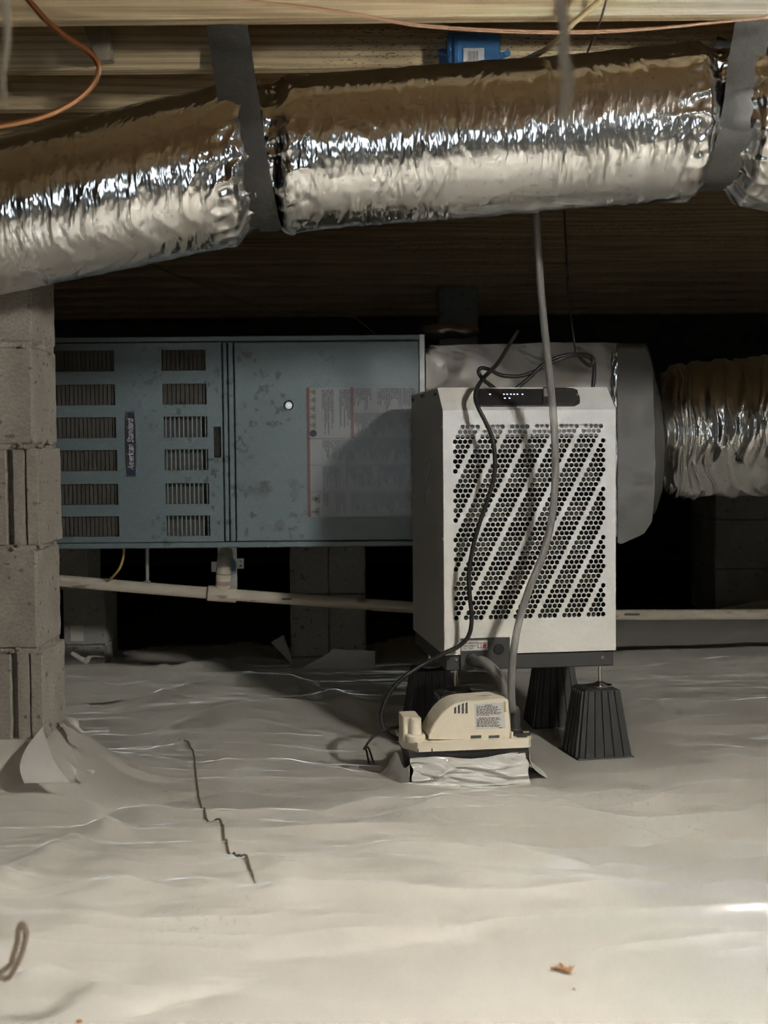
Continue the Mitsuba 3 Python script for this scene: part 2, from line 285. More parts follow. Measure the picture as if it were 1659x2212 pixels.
def floor_z(x, y):
    p = np.stack([x, y, np.zeros_like(x)], -1)
    def nz(fx, fy, s, o=3, wx=0.0):
        w = (meshkit.fbm(p * np.array([1.1, 1.1, 1]), 2, s + 50) - 0.5) * wx
        q = np.stack([x * fx + 7.3, (y + w) * fy + 1.7, np.full_like(x, 0.37 + s)], -1); return meshkit.fbm(q, o, s)
    near = np.clip((y - 1.62) / 0.45, 0.25, 1) * np.clip(1 - (y - 2.5) / 0.9, 0.40, 1)
    z = 0.050 * (nz(0.8, 1.3, 1, 2) - 0.5) + 1.45 * np.clip(1 - (y - 2.45) / 0.9, 0.66, 1) * fold_z(x, y)
    z = z + 0.022 * near * ridge(nz(0.75, 4.0, 2, 2, 0.6)) ** 3 - 0.004
    z = z + 0.021 * near * ridge(nz(1.2, 11.0, 3, 2, 0.35)) ** 4
    pat = np.clip((nz(1.4, 1.8, 4, 2) - 0.45) * 5, 0, 1)
    z = z + 0.0105 * near * pat * ridge(nz(3.5, 32.0, 5, 2, 0.12)) ** 3
    for (rx, ry), wx, wy, am in RIPPLES:                                  # patches of small cross ripples
        m = np.exp(-((x - rx) / wx) ** 2 - ((y - ry) / wy) ** 2)
        z = z + am * m * np.sin((x * 2 + y + 0.05 * np.sin(y * 11)) * np.pi / 0.016 + 3 * meshkit.noise(p * 9, 12))
    wet = np.exp(-((x - 0.20) / 0.22) ** 2 - ((y - 2.55) / 0.22) ** 2)      # crumpled patch in front of the pump
    z = z + 0.010 * wet * ridge(nz(3.0, 13.0, 6, 2, 0.25)) ** 3
    flat = np.exp(-(((x - 0.17) / 0.20) ** 4 + ((y - 2.90) / 0.13) ** 4))
    z = z * (1 - flat)
    pots = np.exp(-(((x - 0.33) / 0.34) ** 6 + ((y - 3.28) / 0.33) ** 6)); z = z * (1 - pots)
    # rises against the pier, and gently towards the furnace supports
    dx = np.maximum(np.maximum(-1.12 - x, x + 0.69), 0); dy = np.maximum(np.maximum(2.75 - y, y - 2.95), 0); dd = np.sqrt(dx**2 + dy**2)
    z = z * np.clip(dd / 0.2, 0.25, 1) + 0.125 * np.exp(-(dd / 0.10) ** 1.5)
    z = z + 0.012 * np.clip((y - 3.3) / 0.8, 0, 1) ** 1.3
    z = z + 0.030 * np.exp(-((y - 3.60 - 0.06 * np.sin(2.2 * x + 1)) / 0.11) ** 2) * np.exp(-((x + 0.38) / 0.38) ** 2)
    z = z + 0.020 * np.exp(-((y - 3.28 + 0.25 * (x + 0.35)) / 0.05) ** 2) * np.exp(-((x + 0.33) / 0.30) ** 2)
    z = z + 0.018 * np.exp(-((x + 0.62 - 0.35 * (y - 2.1)) / 0.035) ** 2) * np.clip((2.7 - y) / 0.3, 0, 1) * np.clip((y - 1.7) / 0.2, 0, 1)
    return z
ys = np.concatenate([np.arange(-1.79, 1.35, 0.06), np.arange(1.35, 2.9, 0.0045), np.arange(2.9, 4.4, 0.008), np.arange(4.4, 8.6, 0.06)])
xs = np.concatenate([np.arange(-3.6, -1.3, 0.06), np.arange(-1.3, -0.75, 0.008), np.arange(-0.75, 0.75, 0.0038), np.arange(0.75, 1.3, 0.008), np.arange(1.3, 3.61, 0.06)])
fm = grid(lambda u, v: np.stack([u, v, floor_z(u, v)], -1), xs, ys)
tc = fm.vertices[fm.faces].mean(1)
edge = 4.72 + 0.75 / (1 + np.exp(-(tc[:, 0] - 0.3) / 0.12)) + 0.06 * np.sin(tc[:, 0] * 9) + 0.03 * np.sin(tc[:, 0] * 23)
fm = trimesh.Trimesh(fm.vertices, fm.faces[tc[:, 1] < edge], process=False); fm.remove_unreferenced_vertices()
put('ground', cbox(-3.6, 3.6, 4.2, 8.6, -0.2, -0.045), 'shade_floor', label='dark sheet standing in for the shade beyond the far edge of the liner', kind='structure')  # dark colour puts in the shade under and behind the furnace
put('floor', fm, 'liner', True, label='white plastic vapour barrier sheet covering the crawl space floor in wrinkles', kind='structure')
def on_floor(px, py, dz=0.0):
    q = G(px, py)
    for _ in range(6): q = G(px, py, float(floor_z(np.array([q[0]]), np.array([q[1]]))[0]) + dz)
    return q
sp = spline(np.array([G(*q) for q in [(378, 1612), (415, 1630), (422, 1675), (430, 1730), (442, 1775), (464, 1806), (477, 1816), (484, 1845), (490, 1875), (512, 1910), (536, 1926), (552, 1955)]]), 14)
sp[:, 2] = np.maximum(np.maximum(floor_z(sp[:, 0], sp[:, 1]), floor_z(sp[:, 0], sp[:, 1] + 0.004)), floor_z(sp[:, 0], sp[:, 1] - 0.004)) + 0.0012
put('floor__overlap_shadow', tube(sp, np.concatenate([np.linspace(0.0004, 0.0017, 12), np.full(len(sp) - 24, 0.0017), np.linspace(0.0017, 0.0006, 12)]), 6, smooth_path=False), 'brown_cable', True, label='dark wavy line drawn for the shadow gap where two liner sheets overlap')  # dark tube stands for the shadow gap along the sheet edge

JB, JH = JB0, 0.235
for k, y in enumerate([-1.7, -1.2, -0.7, -0.2, 0.3, 0.8, 1.3, 1.85, 2.40, 2.72, 3.03, 3.34, 3.65, 3.96, 4.27, 4.6, 4.95, 5.3, 5.7, 6.1, 6.5, 6.9, 7.3, 7.7, 8.1]):
    m = cbox(-3.6, 3.6, y, y + 0.038, JB, JB + JH, 0.002)
    put('ceiling__joist', m, 'wood')
put('ceiling', cbox(-3.7, 3.7, -2.6, 8.7, JB + JH, JB + JH + 0.02), 'subfloor', label='timber joists and subfloor boards above the crawl space', kind='structure')
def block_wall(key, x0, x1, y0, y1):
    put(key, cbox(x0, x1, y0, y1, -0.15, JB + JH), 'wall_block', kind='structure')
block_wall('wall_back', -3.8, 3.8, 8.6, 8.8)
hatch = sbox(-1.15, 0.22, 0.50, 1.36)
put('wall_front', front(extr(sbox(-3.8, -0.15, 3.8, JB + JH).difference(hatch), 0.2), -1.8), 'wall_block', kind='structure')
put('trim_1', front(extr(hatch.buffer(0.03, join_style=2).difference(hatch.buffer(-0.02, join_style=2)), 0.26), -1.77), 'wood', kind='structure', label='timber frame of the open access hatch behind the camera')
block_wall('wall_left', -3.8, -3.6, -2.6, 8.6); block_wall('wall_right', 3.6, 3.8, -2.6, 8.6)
# blocking piece and scab board between joists at the upper left
bp = [P(x, y, 2.66) for x, y in ((174, 40), (226, 40), (237, 92), (241, 128), (214, 130), (196, 98))]
put('blocking__board', front(extr(Polygon([(bp[0][0] - 0.012, 1.66), (bp[1][0] - 0.012, 1.66)] + [(q[0], q[2]) for q in bp[1:]] + [(bp[0][0], bp[0][2])]), 0.03), 2.69), 'grey_wood')
lab('blocking', 'short grey board end hanging between the joists beside the copper tube', 'board')

# ------------------------------------------------------------------ insulated flex duct with its two straps
S = np.array([-2.0, -1.05, -0.75, -0.50, -0.28, -0.18, 0.0, 0.3, 0.6, 0.70, 0.95, 1.6])
CZS = -0.003 + np.array([0.98, 1.075, 1.118, 1.168, 1.215, 1.232, 1.247, 1.268, 1.288, 1.272, 1.262, 1.262])
CYS = np.array([2.55, 2.53, 2.52, 2.52, 2.53, 2.53, 2.53, 2.53, 2.53, 2.53, 2.53, 2.53])
from scipy.interpolate import PchipInterpolator
fz, fy = PchipInterpolator(S, CZS), PchipInterpolator(S, CYS)
ST1, ST2 = -0.215, 0.600
def duct_r(s, th):
    r = 0.1355 + 0.003 * (s < ST1) + 0.003 * np.exp(-((s + 0.36) / 0.12) ** 2)
    for c, a in ((ST1, 0.026), (ST2, 0.030)):
        r = r - a * np.exp(-(np.abs(s - c - 0.010 * np.sin(th)) / 0.037) ** 5) * (0.70 + 0.30 * np.cos(th - 0.6))
    r = r + np.where(s > ST2, 0.006, 0) * np.clip((s - ST2) / 0.1, 0, 1)
    return r
def duct_fn(s, th):
    # th: 0 at the bottom, +pi/2 to the viewer, pi on top
    q = np.stack([s * 34 + 2.2 * meshkit.noise(np.stack([s * 6, th * 2.0, s * 0], -1), 3), th * 1.1, s * 0], -1)
    w1 = ridge(meshkit.fbm(q, 2, 21)) ** 2
    q2 = np.stack([s * 9, th * 1.3, s * 0 + 4], -1); big = meshkit.fbm(q2, 2, 22) - 0.5
    q3 = np.stack([s * 95 + 3 * meshkit.noise(np.stack([s * 12, th * 4, s * 0], -1), 5), th * 3.0, s * 0 + 9], -1); w2 = meshkit.fbm(q3, 2, 23) - 0.5
    near = np.exp(-(np.minimum(np.abs(s - ST1), np.abs(s - ST2)) / 0.07) ** 2)
    q4 = np.stack([s * 22, th * 4.5, s * 0 + 2], -1); pin = ridge(meshkit.fbm(q4, 2, 24)) ** 2
    r = duct_r(s, th) + 0.0021 * (w1 - 0.4) + 0.0045 * big + 0.0013 * w2 + 0.013 * near * (pin - 0.4)
    cy, cz = fy(s), fz(s)
    return np.stack([s + 0.02 * np.cos(th) * 0, cy - r * np.sin(th), cz - r * np.cos(th)], -1)
ss = np.concatenate([np.arange(-2.0, -0.85, 0.012), np.arange(-0.85, 0.80, 0.0028), np.arange(0.80, 1.6, 0.012)])
dm = grid(duct_fn, ss, np.linspace(-0.75 * np.pi, 1.25 * np.pi, 230))
put('flex_duct', dm, 'foil', True, label='crinkled silver foil insulated flexible duct hanging under the joists', cat='duct')
def strap(key, s0, lean, y_front, y_back, label, w=0.035):
    th = np.radians(np.concatenate([np.linspace(118, -100, 60)]))
    c = []
    for t in th:
        s = s0 - lean * (1 - np.cos(t)) * 0.5
        r = float(duct_r(np.array(s0), np.array(t))) + 0.010
        c.append([s, float(fy(s0)) - r * math.sin(t), float(fz(s0)) - r * math.cos(t)])
    c = np.array(c)
    a = np.array([c[0][0] - lean * 1.0, y_front, JB + 0.08]); b = np.array([c[-1][0] - lean * 1.6, y_back, JB + 0.04])
    c = np.vstack([[a + (c[0] - a) * t for t in np.linspace(0, 1, 12)[:-1]], c, [c[-1] + (b - c[-1]) * t for t in np.linspace(0, 1, 12)[1:]]])
    for _ in range(3): c[1:-1] = (c[:-2] + 2 * c[1:-1] + c[2:]) / 4
    t = np.gradient(c, axis=0); t /= np.linalg.norm(t, axis=1, keepdims=True)
    side = np.array([1.0, 0, 0]) - t * t[:, :1]; side /= np.linalg.norm(side, axis=1, keepdims=True)
    us = np.linspace(-1, 1, 7); nn = np.cross(t, side)
    if nn[30] @ np.array([0, -1, 0]) < 0: nn = -nn
    v = np.array([[c[i] + side[i] * w * u + nn[i] * (0.003 * math.cos(u * 1.5) + 0.0016 * math.sin(i * 0.55 + u)) for u in us] for i in range(len(c))])
    m = grid(lambda u, v_: v[u.astype(int), v_.astype(int)], np.arange(len(c)), np.arange(7))
    put(key, shell(m, 0.0022), 'strap_black', 40, label=label, cat='duct strap')
strap('duct_strap', ST1, 0.035, 2.446, 2.705, 'black webbing strap pinching the foil duct left of the blue box')
strap('duct_strap_001', ST2, -0.035, 2.446, 2.705, 'black webbing strap pinching the foil duct at the right edge', 0.031)

# ------------------------------------------------------------------ block pier on the left
PX0, PX1, PY0, PY1 = -1.095, -0.69, 2.75, 2.945
zj = [-0.10, 0.103, 0.305, 0.513, 0.712, 0.914, 1.117]
def rough_block(m, s): return lump(dice(m, 0.022), 0.0022, 38, s)
for k in range(len(zj) - 1):
    a, b = zj[k] + 0.003, zj[k + 1] - 0.003
    if k in (1, 3):
        m = join(rough_block(cbox(PX0, -0.747, PY0, PY1, a, b, 0.003), k), rough_block(cbox(-0.736, -0.7105, PY0 + 0.002, PY1, a, b, 0.002), k + 20),
                 rough_block(cbox(-0.7085, PX1 + 0.006, PY0, PY1, a, b, 0.002), k + 40), cbox(-0.75, -0.70, PY0 + 0.02, PY1 - 0.02, a, b))
    else:
        m = rough_block(cbox(PX0, PX1, PY0, PY1, a, b, 0.006), k)
    put('block_pier__block', m, 'concrete', 50)
put('block_pier__mortar', join(*[cbox(PX0 + 0.003, PX1 - 0.003, PY0 + 0.004, PY1 - 0.004, z - 0.005, z + 0.005) for z in zj[1:-1]]), 'mortar')
bl = []
for z, n in ((0.914, 9), (0.712, 12), (0.513, 7), (0.305, 7)):
    for _ in range(n):
        s = rng.uniform(0.0025, 0.0062) * (1.3 if z == 0.712 else 1); u = rng.uniform(0, 1)
        c = [PX1 + 0.002 + rng.uniform(-0.002, 0.006), PY0 + u * 0.15, z + rng.uniform(-0.012, 0.010)] if rng.uniform() < 0.7 else [PX1 - rng.uniform(0, 0.08), PY0 - 0.001, z + rng.uniform(-0.008, 0.006)]
        i = trimesh.creation.icosphere(2, s); i.apply_scale([1, 1, rng.uniform(0.5, 0.9)]); i.apply_translation(c); bl.append(lump(i, 0.0045, 210, len(bl)))
put('block_pier__mortar_lump', join(*bl), 'mortar', True, label='lumps of mortar squeezed out of the joints', kind='stuff')
lab('block_pier', 'rough concrete block pier at the left edge of the photo', 'pier')

# ------------------------------------------------------------------ furnace
FY = 3.60
def FX(px): return float(P(px, 955, FY)[0])
def FZ(py): return float(P(490, py, FY)[2])
fx0, fx1, ft, fb = -0.93, FX(911), FZ(726), FZ(1183)
put('furnace__cabinet', join(cbox(fx0, fx1, FY + 0.030, FY + 0.86, fb, ft, 0.003), cbox(fx0, fx1, FY - 0.002, FY + 0.03, ft - 0.0135, ft, 0.002), cbox(fx0, fx1, FY - 0.002, FY + 0.03, fb, fb + 0.0145, 0.002),
    cbox(FX(495), FX(506), FY - 0.003, FY + 0.03, fb + 0.0165, ft - 0.0155, 0.002), cbox(FX(483.5), FX(492.5), FY + 0.0, FY + 0.03, fb + 0.0165, ft - 0.0155, 0.002)), 'furnace_paint')
rows = [(755, 800), (828, 873), (899, 944), (970, 1015), (1043, 1088), (1113, 1157)]
dz0, dz1 = fb + 0.0165, ft - 0.0165
door = sbox(fx0 + 0.004, dz0, FX(481), dz1)
cols = [(96, 250), (352, 447)]
hol = [sbox(FX(a + 4.5 * k / 5), FZ(y1), FX(b + 4.5 * k / 5), FZ(y0)) for k, (y0, y1) in enumerate(rows) for a, b in cols]
slot = sbox(FX(462), FZ(988), FX(478), FZ(922))
put('furnace__door', front(extr(door.difference(unary_union(hol + [slot])), 0.012), FY + 0.009), 'furnace_paint')
put('furnace__liner_panel', cbox(fx0 + 0.01, FX(480), FY + 0.026, FY + 0.029, dz0, dz1), 'furnace_dark')
for k, (y0, y1) in enumerate(rows):
    for (a, b), n in zip(cols, (17, 10)):
        xa, xb = FX(a + 4.5 * k / 5), FX(b + 4.5 * k / 5); pt = (xb - xa) / n
        open_ = n == 10 and k >= 2
        ang = math.radians(8 if open_ else 22)
        sl = cbox(-pt * (0.15 if open_ else 0.42), pt * (0.15 if open_ else 0.42), -0.0008, 0.0008, FZ(y1) + 0.0005, FZ(y0) - 0.0005)
        d = mikit.ply(sl, 'furnace_paint' if open_ else 'slat_paint')
        for i in range(n):
            put('furnace__door__slat', d, None, xf=T().translate([xa + pt * (i + 0.5), FY + 0.006, 0]).rotate([0, 0, 1], math.degrees(ang)))
hz = [join(*[cbox(FX(463.5 + 2.6 * i), FX(465 + 2.6 * i), FY + 0.004, FY + 0.010, FZ(987), FZ(923)) for i in range(6)])]
put('furnace__door__handle', join(cbox(FX(461), FX(479), FY + 0.010, FY + 0.016, FZ(990), FZ(920)), *hz), 'slat_paint', label='recessed brown grip slot')
put('furnace__access_panel', cbox(FX(508.5), fx1 - 0.006, FY - 0.002, FY + 0.02, dz0, dz1, 0.002), 'furnace_paint')
kx, kz = FX(625), FZ(877)
put('furnace__access_panel__latch', lathe([kx, FY - 0.002, kz], [(0, 0), (0.0125, 0), (0.013, 0.004), (0.010, 0.0065), (0.0085, 0.004), (0.006, 0.004), (0.005, 0.007), (0, 0.007)], (0, -1, 0)), 'chrome', 25, label='round silver quarter turn latch')
put('furnace__bolt', lathe([FX(576), FY - 0.004, FZ(1183) + 0.002], [(0, 0), (0.003, 0), (0.0025, 0.003), (0, 0.004)], (0, -1, 0)), 'chrome', 30)
put('furnace__corner_flange', cbox(FX(907), FX(919), FY - 0.004, FY + 0.02, fb, ft, 0.001), 'galvanised', label='bright galvanised flange on the right corner')
# nameplate
nx0, nx1, nz0, nz1 = FX(273), FX(296), FZ(1027), FZ(887)
def barrel(g): 
    n = 14; t = np.linspace(0, 1, n)
    w = (nx1 - nx0) / 2 - g; cx = (nx0 + nx1) / 2; z = nz0 + g + (nz1 - nz0 - 2 * g) * t; hw = w * (0.80 + 0.20 * np.sin(t * np.pi))
    return Polygon(np.vstack([np.stack([cx + hw, z], 1), np.stack([cx - hw, z], 1)[::-1]])).buffer(0.001)
put('furnace__nameplate', front(extr(barrel(0.003), 0.0045), FY + 0.009 - 0.012), 'print_blue', label='navy nameplate with white script lettering')
put('furnace__nameplate__rim', front(extr(barrel(0.0012).difference(barrel(0.0035)), 0.0055), FY - 0.003), 'chrome')
tx = meshkit.text_mesh('American Standard', 0.0150, 0.0008, bold=True)
v = tx.vertices.copy(); v[:, 0] += 0.30 * v[:, 1]; L = v[:, 0].max() - v[:, 0].min(); v[:, 0] = (v[:, 0] - v[:, 0].min()) * (nz1 - nz0) * 0.80 / L
tx.vertices = v
cx = (nx0 + nx1) / 2
put('furnace__nameplate__lettering', frame_xf(tx, [cx + 0.0056, FY - 0.0078, nz0 + (nz1 - nz0) * 0.10], [0, 0, 1], [-1, 0, 0], [0, -1, 0]), 'print_white')
# warning label with its flat print
lx0, lx1, lz0, lz1 = FX(663), FX(898), FZ(1118), FZ(839)
LW, LH = lx1 - lx0, lz1 - lz0
def label_fn(p, n, uv):
    u, w = (p.x - lx0) / LW, (p.z - lz0) / LH          # 0..1 across and up
    u, w = mi.Float(u), mi.Float(w)
    line = dr.floor(u * 62); fr = u * 62 - line
    band = dr.select(w > 0.606, 0.0, dr.select(w > 0.40, 1.0, dr.select(w > 0.195, 2.0, 3.0)))
    b0 = dr.select(w > 0.606, 0.606, dr.select(w > 0.40, 0.40, dr.select(w > 0.195, 0.195, 0.0)))
    b1 = dr.select(w > 0.606, 1.0, dr.select(w > 0.40, 0.606, dr.select(w > 0.195, 0.40, 0.195)))
    half = (w > 0.606) & (u > 0.43)
    b0 = dr.select(half & (w > 0.81), 0.81, b0); b1 = dr.select(half & (w <= 0.81), 0.81, b1); band = dr.select(half & (w > 0.81), 5.0, band)
    t = (w - b0) / (b1 - b0)
    start = 0.06 + 0.10 * cell_rand(line, band, 3); ln = 0.45 + 0.55 * cell_rand(line, band, 1)
    on = (fr > 0.12) & (fr < 0.78 + 0.2 * cell_rand(line, band, 9)) & (t < 0.96) & (t > 0.96 - ln + start) & (u > 0.14)
    word = 0.55 + 0.45 * smoothstep(0.25, 0.40, noise(w * 95, line * 3.7, band))
    gap = cell_rand(dr.floor(u * 20), band, 7) < 0.12
    ink = dr.select(on & ~gap, 0.85 * word, 0.0)
    c = mix((0.155, 0.16, 0.158), (0.04, 0.044, 0.05), ink)
    red = (u < 0.028) | ((u > 0.405) & (u < 0.432) & (w > 0.606))
    c = dr.select(red, mi.Color3f(0.085, 0.026, 0.022), c)
    rule = (dr.abs(w - 0.606) < 0.0035) | (dr.abs(w - 0.40) < 0.002) | (dr.abs(w - 0.195) < 0.002)
    return dr.select(rule, c * 0.45, c)
mat('label_print', mikit.proc(label_fn), 0.22, spec=0.5)
lm = extr(sbox(lx0, lz0, lx1, lz1), 0.0008)
put('furnace__warning_label', front(lm, FY - 0.002), 'label_print', label='large sheet of small print in rotated columns with hazard signs')
def tri_sign(px, py, s): 
    x, z = FX(px), FZ(py); h = s
    t = Polygon([(x - h, z), (x + h * 0.9, z - h * 1.0), (x + h * 0.9, z + h * 1.0)])
    put('furnace__warning_label__hazard_sign', join(front(extr(t.difference(t.buffer(-0.0016)), 0.0005), FY - 0.0028), front(extr(Point(x + h * 0.35, z).buffer(h * 0.34, 6).union(sbox(x - h * .1, z - .0008, x + h * .3, z + .0008)), 0.0005), FY - 0.0028)), 'print_dark')
    put('furnace__warning_label__hazard_field', front(extr(t.buffer(-0.0016), 0.0003), FY - 0.0028), 'print_yellow')
for py in (848, 866, 884, 902, 920): tri_sign(676, py, 0.0085)
for py in (1079, 1107): tri_sign(680, py, 0.011)
put('furnace__warning_label__notice_disc', front(extr(Point(FX(677), FZ(938)).buffer(0.009, 16), 0.0006), FY - 0.0028), 'print_blue')
lab('furnace', 'grey steel furnace lying on its side on block supports behind the pier', 'furnace')

# ------------------------------------------------------------------ plenum wrapped in foil insulation and the round duct behind
pa, pb = P(921, 738, 3.66), P(1408, 1150, 3.66)
def rrect(x0, x1, z0, z1, r, n=10):
    return sbox(x0, z0, x1, z1).buffer(-r).buffer(r, n)
def soft_box(poly, y0, y1, res, amp, seed, f=14):
    m = extr(poly, y1 - y0); m = front(m, y1)
    m = dice(m, res); return lump(m, amp, f, seed)
plz0, plz1 = P(1200, 1165, 3.66)[2], P(1200, 742, 3.66)[2]
px1_ = P(1352, 955, 3.66)[0]
put('plenum__wrap', soft_box(rrect(0.112, px1_ + 0.01, plz0, plz1, 0.02), 3.66, 4.25, 0.02, 0.010, 5, 9), 'foil_wrap', 60)
e0, e1 = P(1350, 955, 3.64)[0], P(1412, 955, 3.64)[0]
zb, zt = P(1380, 1168, 3.64)[2], P(1380, 742, 3.64)[2]
prof = Polygon([(e0 - 0.02, zb - 0.012), (e0 + 0.05, zb + 0.018), (e1 - 0.004, zb + 0.05), (e1 + 0.004, zb + 0.20), (e1 - 0.004, zt - 0.05), (e1 - 0.02, zt), (e0 - 0.02, zt + 0.002)]).buffer(-0.008).buffer(0.008)
put('plenum__end_band', soft_box(prof, 3.635, 4.27, 0.02, 0.004, 6, 12), 'foil_tape', 60, label='smooth grey taped band round the end')
cone = []
for k, (t, s) in enumerate(((0, 0.0), (0.35, 0.006), (1, 0.05))): cone.append((t, s))
e2 = P(1446, 955, 3.70)[0]
cap = trimesh.convex.convex_hull(np.vstack([[(e1 - 0.005, y, z) for y in (3.66, 4.25) for z in (zb + 0.07, zt - 0.03)], [(e2, 3.76 + 0.19 * (1 - math.cos(a)) , (zb + zt) / 2 - 0.02 + 0.185 * math.sin(a)) for a in np.linspace(0, 2 * np.pi, 24)]]))
put('plenum__end_cap', lump(dice(cap, 0.02), 0.005, 14, 9), 'foil_tape', 60, label='tapered grey collar')
strp = []
for k in range(9):
    x = e0 - 0.026 + 0.0035 * k
    strp.append(cbox(x, x + rng.uniform(0.001, 0.002), 3.648, 3.652, zb + 0.06 + rng.uniform(0, 0.05), zt - 0.14 - rng.uniform(0, 0.12)))
put('plenum__tape', lump(dice(cbox(e0 - 0.034, e0 + 0.004, 3.646, 3.66, zb + 0.01, zt - 0.02, 0.003), 0.008), 0.004, 60, 4), 'foil', 30, label='crinkled strip of shiny foil tape')
put('plenum__tape__print', join(*[lump(dice(s, 0.006), 0.0, 60, 4) for s in strp[3:6]]), 'print_red')
fl = trimesh.creation.icosphere(4, 1.0); fl.apply_scale([0.085, 0.05, 0.022]); fl.apply_translation(P(965, 712, 3.75) + [0, 0, -0.005])
put('plenum__loose_foil', lump(fl, 0.012, 22, 3), 'foil_wrap', 40)
lab('plenum', 'supply plenum box wrapped in dull foil insulation behind the dehumidifier', 'plenum')

c = spline([[0.79, 3.95, 0.735], [0.9, 3.93, 0.738], [1.1, 3.85, 0.755], [1.35, 3.68, 0.79], [1.7, 3.4, 0.85], [2.1, 3.1, 0.90]], 70)
t_, N_, B_ = frames(c)
def rduct(u, v):
    i = u.astype(int); s = i / 70.0 * 0.2; th = v
    q = np.stack([s * 30 + 2 * meshkit.noise(np.stack([s * 6, th * 2, s * 0], -1), 3), th * 1.3 + 9, s * 0], -1)
    r = 0.192 + 0.010 * (ridge(meshkit.fbm(q, 2, 31)) ** 2 - 0.4) + 0.016 * (meshkit.fbm(np.stack([s * 9, th * 1.5, s * 0 + 3], -1), 2, 32) - 0.5) - 0.03 * np.exp(-s / 0.04)
    return c[i] + r[..., None] * (np.cos(th)[..., None] * N_[i] + np.sin(th)[..., None] * B_[i])
put('round_duct', grid(rduct, np.arange(len(c)), np.linspace(-0.9 * np.pi, 1.1 * np.pi, 180)), 'foil', True, label='shiny round foil duct leaving the end of the wrapped plenum', cat='duct')

# ------------------------------------------------------------------ supports under the furnace, far piers
def support(key, x0, x1, y0, y1, top, label, cat, mat_='concrete_grey', split=True, lo=-0.02):
    n = 0; z = top; hgt = 0.195 if top < 1 else 0.203
    while z > lo + 0.02:
        a = max(z - hgt + 0.002, lo)
        xm = (x0 + x1) / 2 + 0.004
        for (p0, p1) in (((x0, xm - 0.001), (xm + 0.001, x1)) if split else ((x0, x1),)):
            put(key + '__block', cbox(p0, p1, y0, y1, a, z - 0.0005, 0.003), mat_)
        z -= hgt; n += 1
    lab(key, label, cat)
support('block_support', P(627, 1300, 4.25)[0], P(788, 1300, 4.25)[0], 4.25, 4.45, fb - 0.001, 'grey concrete block stack holding up the furnace behind the white pipe', 'block support', lo=0.0)
support('block_support_001', P(150, 1300, 4.30)[0] - 0.02, P(226, 1300, 4.30)[0], 4.30, 4.5, fb - 0.16, 'low grey block stack at the back left, seen under the furnace', 'block support', split=False, lo=0.0)
put('block_support_001__spacer', cbox(P(150, 1300, 4.30)[0] - 0.02, P(226, 1300, 4.30)[0] - 0.01, 4.1, 4.3, fb - 0.159, fb - 0.001, 0.003), 'concrete_grey')
q = P(166, 1368, 4.296)
put('paper_tag', cbox(q[0] - 0.020, q[0] + 0.020, 4.2975, 4.2998, q[2] - 0.025, q[2] + 0.025), 'sticker', label='pale square tag on the block behind the pier', cat='tag')
support('far_pier', 1.315, 1.72, 5.5, 5.93, 0.78, 'grey block pier in the dark at the right edge, below the round duct', 'pier', split=False, lo=-0.02)
support('far_pier_001', P(948, 560, 6.6)[0], P(1032, 560, 6.6)[0], 6.6, 6.8, JB - 0.001, 'dim block pier far back in the dark above the plenum', 'pier', split=False, lo=-0.02)
# liner edges turned up on the piers
def sheet(key, pts_fn, nu, nv, th, label, cat, m='liner_white', parent=None):
    g = shell(grid(pts_fn, np.linspace(0, 1, nu), np.linspace(0, 1, nv)), th)
    put(key, g, m, 40, label=label, cat=cat)
q0 = P(640, 1442, 4.21); 
def flap1(u, v):
    x = P(648, 1430, 4.22)[0] + u * (P(810, 1430, 4.22)[0] - P(648, 1430, 4.22)[0])
    top = np.where(u < 0.42, 0.010 + 0.055 * u / 0.42, 0.072 - 0.012 * (u - 0.42))
    return np.stack([x, 4.234 - 0.05 * (1 - v) ** 2 + 0.004 * np.sin(u * 17), 0.008 + v * top], -1)
sheet('liner_upstand', flap1, 24, 8, 0.001, 'liner edge turned up against the front of the furnace block support', 'liner flap')
def flap2(u, v):
    a, b, cc = P(632, 1432, 4.22), P(585, 1388, 4.15), P(612, 1372, 4.02)
    base = P(632, 1436, 4.22); e = b + (cc - b) * u[..., None]
    p = base + (e - base) * v[..., None]; p[..., 1] += 0.02 * np.sin(v * 3) * u; return p
sheet('liner_flap', flap2, 8, 8, 0.001, 'loose liner corner sticking up left of the furnace block support', 'liner flap')
def flap3(u, v):
    a, b = P(1560, 1318, 5.46), P(1700, 1310, 5.46)
    x = a[0] + u * (b[0] - a[0]); h = 0.004 + 0.045 * u
    return np.stack([x, 5.492 - 0.05 * (1 - v) ** 2, a[2] - 0.02 + v * (h + 0.02)], -1)
sheet('liner_upstand_001', flap3, 10, 5, 0.001, 'liner edge turned up on the far pier at the right edge', 'liner flap')
# torn flap at the left pier
def flap4(u, v):
    b0, b1 = P(52, 1692, 2.62), P(152, 1690, 2.62); tip = P(93, 1569, 2.738)
    e = b0 + (b1 - b0) * u[..., None]; w = 1 - v[..., None]
    p = e * w + tip * (1 - w)
    k = np.sin(v * np.pi) ; p[..., 1] -= 0.030 * k; p[..., 0] += (-0.016 * (1 - u) + 0.010 * u - 0.01 * u) * k
    return p
sheet('liner_flap_001', flap4, 14, 18, 0.001, 'pointed white liner flap standing against the foot of the left pier', 'liner flap')
def scrap(key, pts, label, r=0.004, m='liner_white'):
    put(key, lump(tube([P(*a) for a in pts], r, 7, 5), 0.003, 90, 2), m, 50, label=label, cat='liner scrap')
scrap('liner_scrap', [(146, 1556, 2.86), (158, 1562, 2.84), (166, 1572, 2.82), (178, 1581, 2.80), (200, 1580, 2.80), (234, 1579, 2.80)], 'torn liner edge curling beside the right of the pier foot', [0.010, 0.012, 0.006, 0.003, 0.002, 0.002])
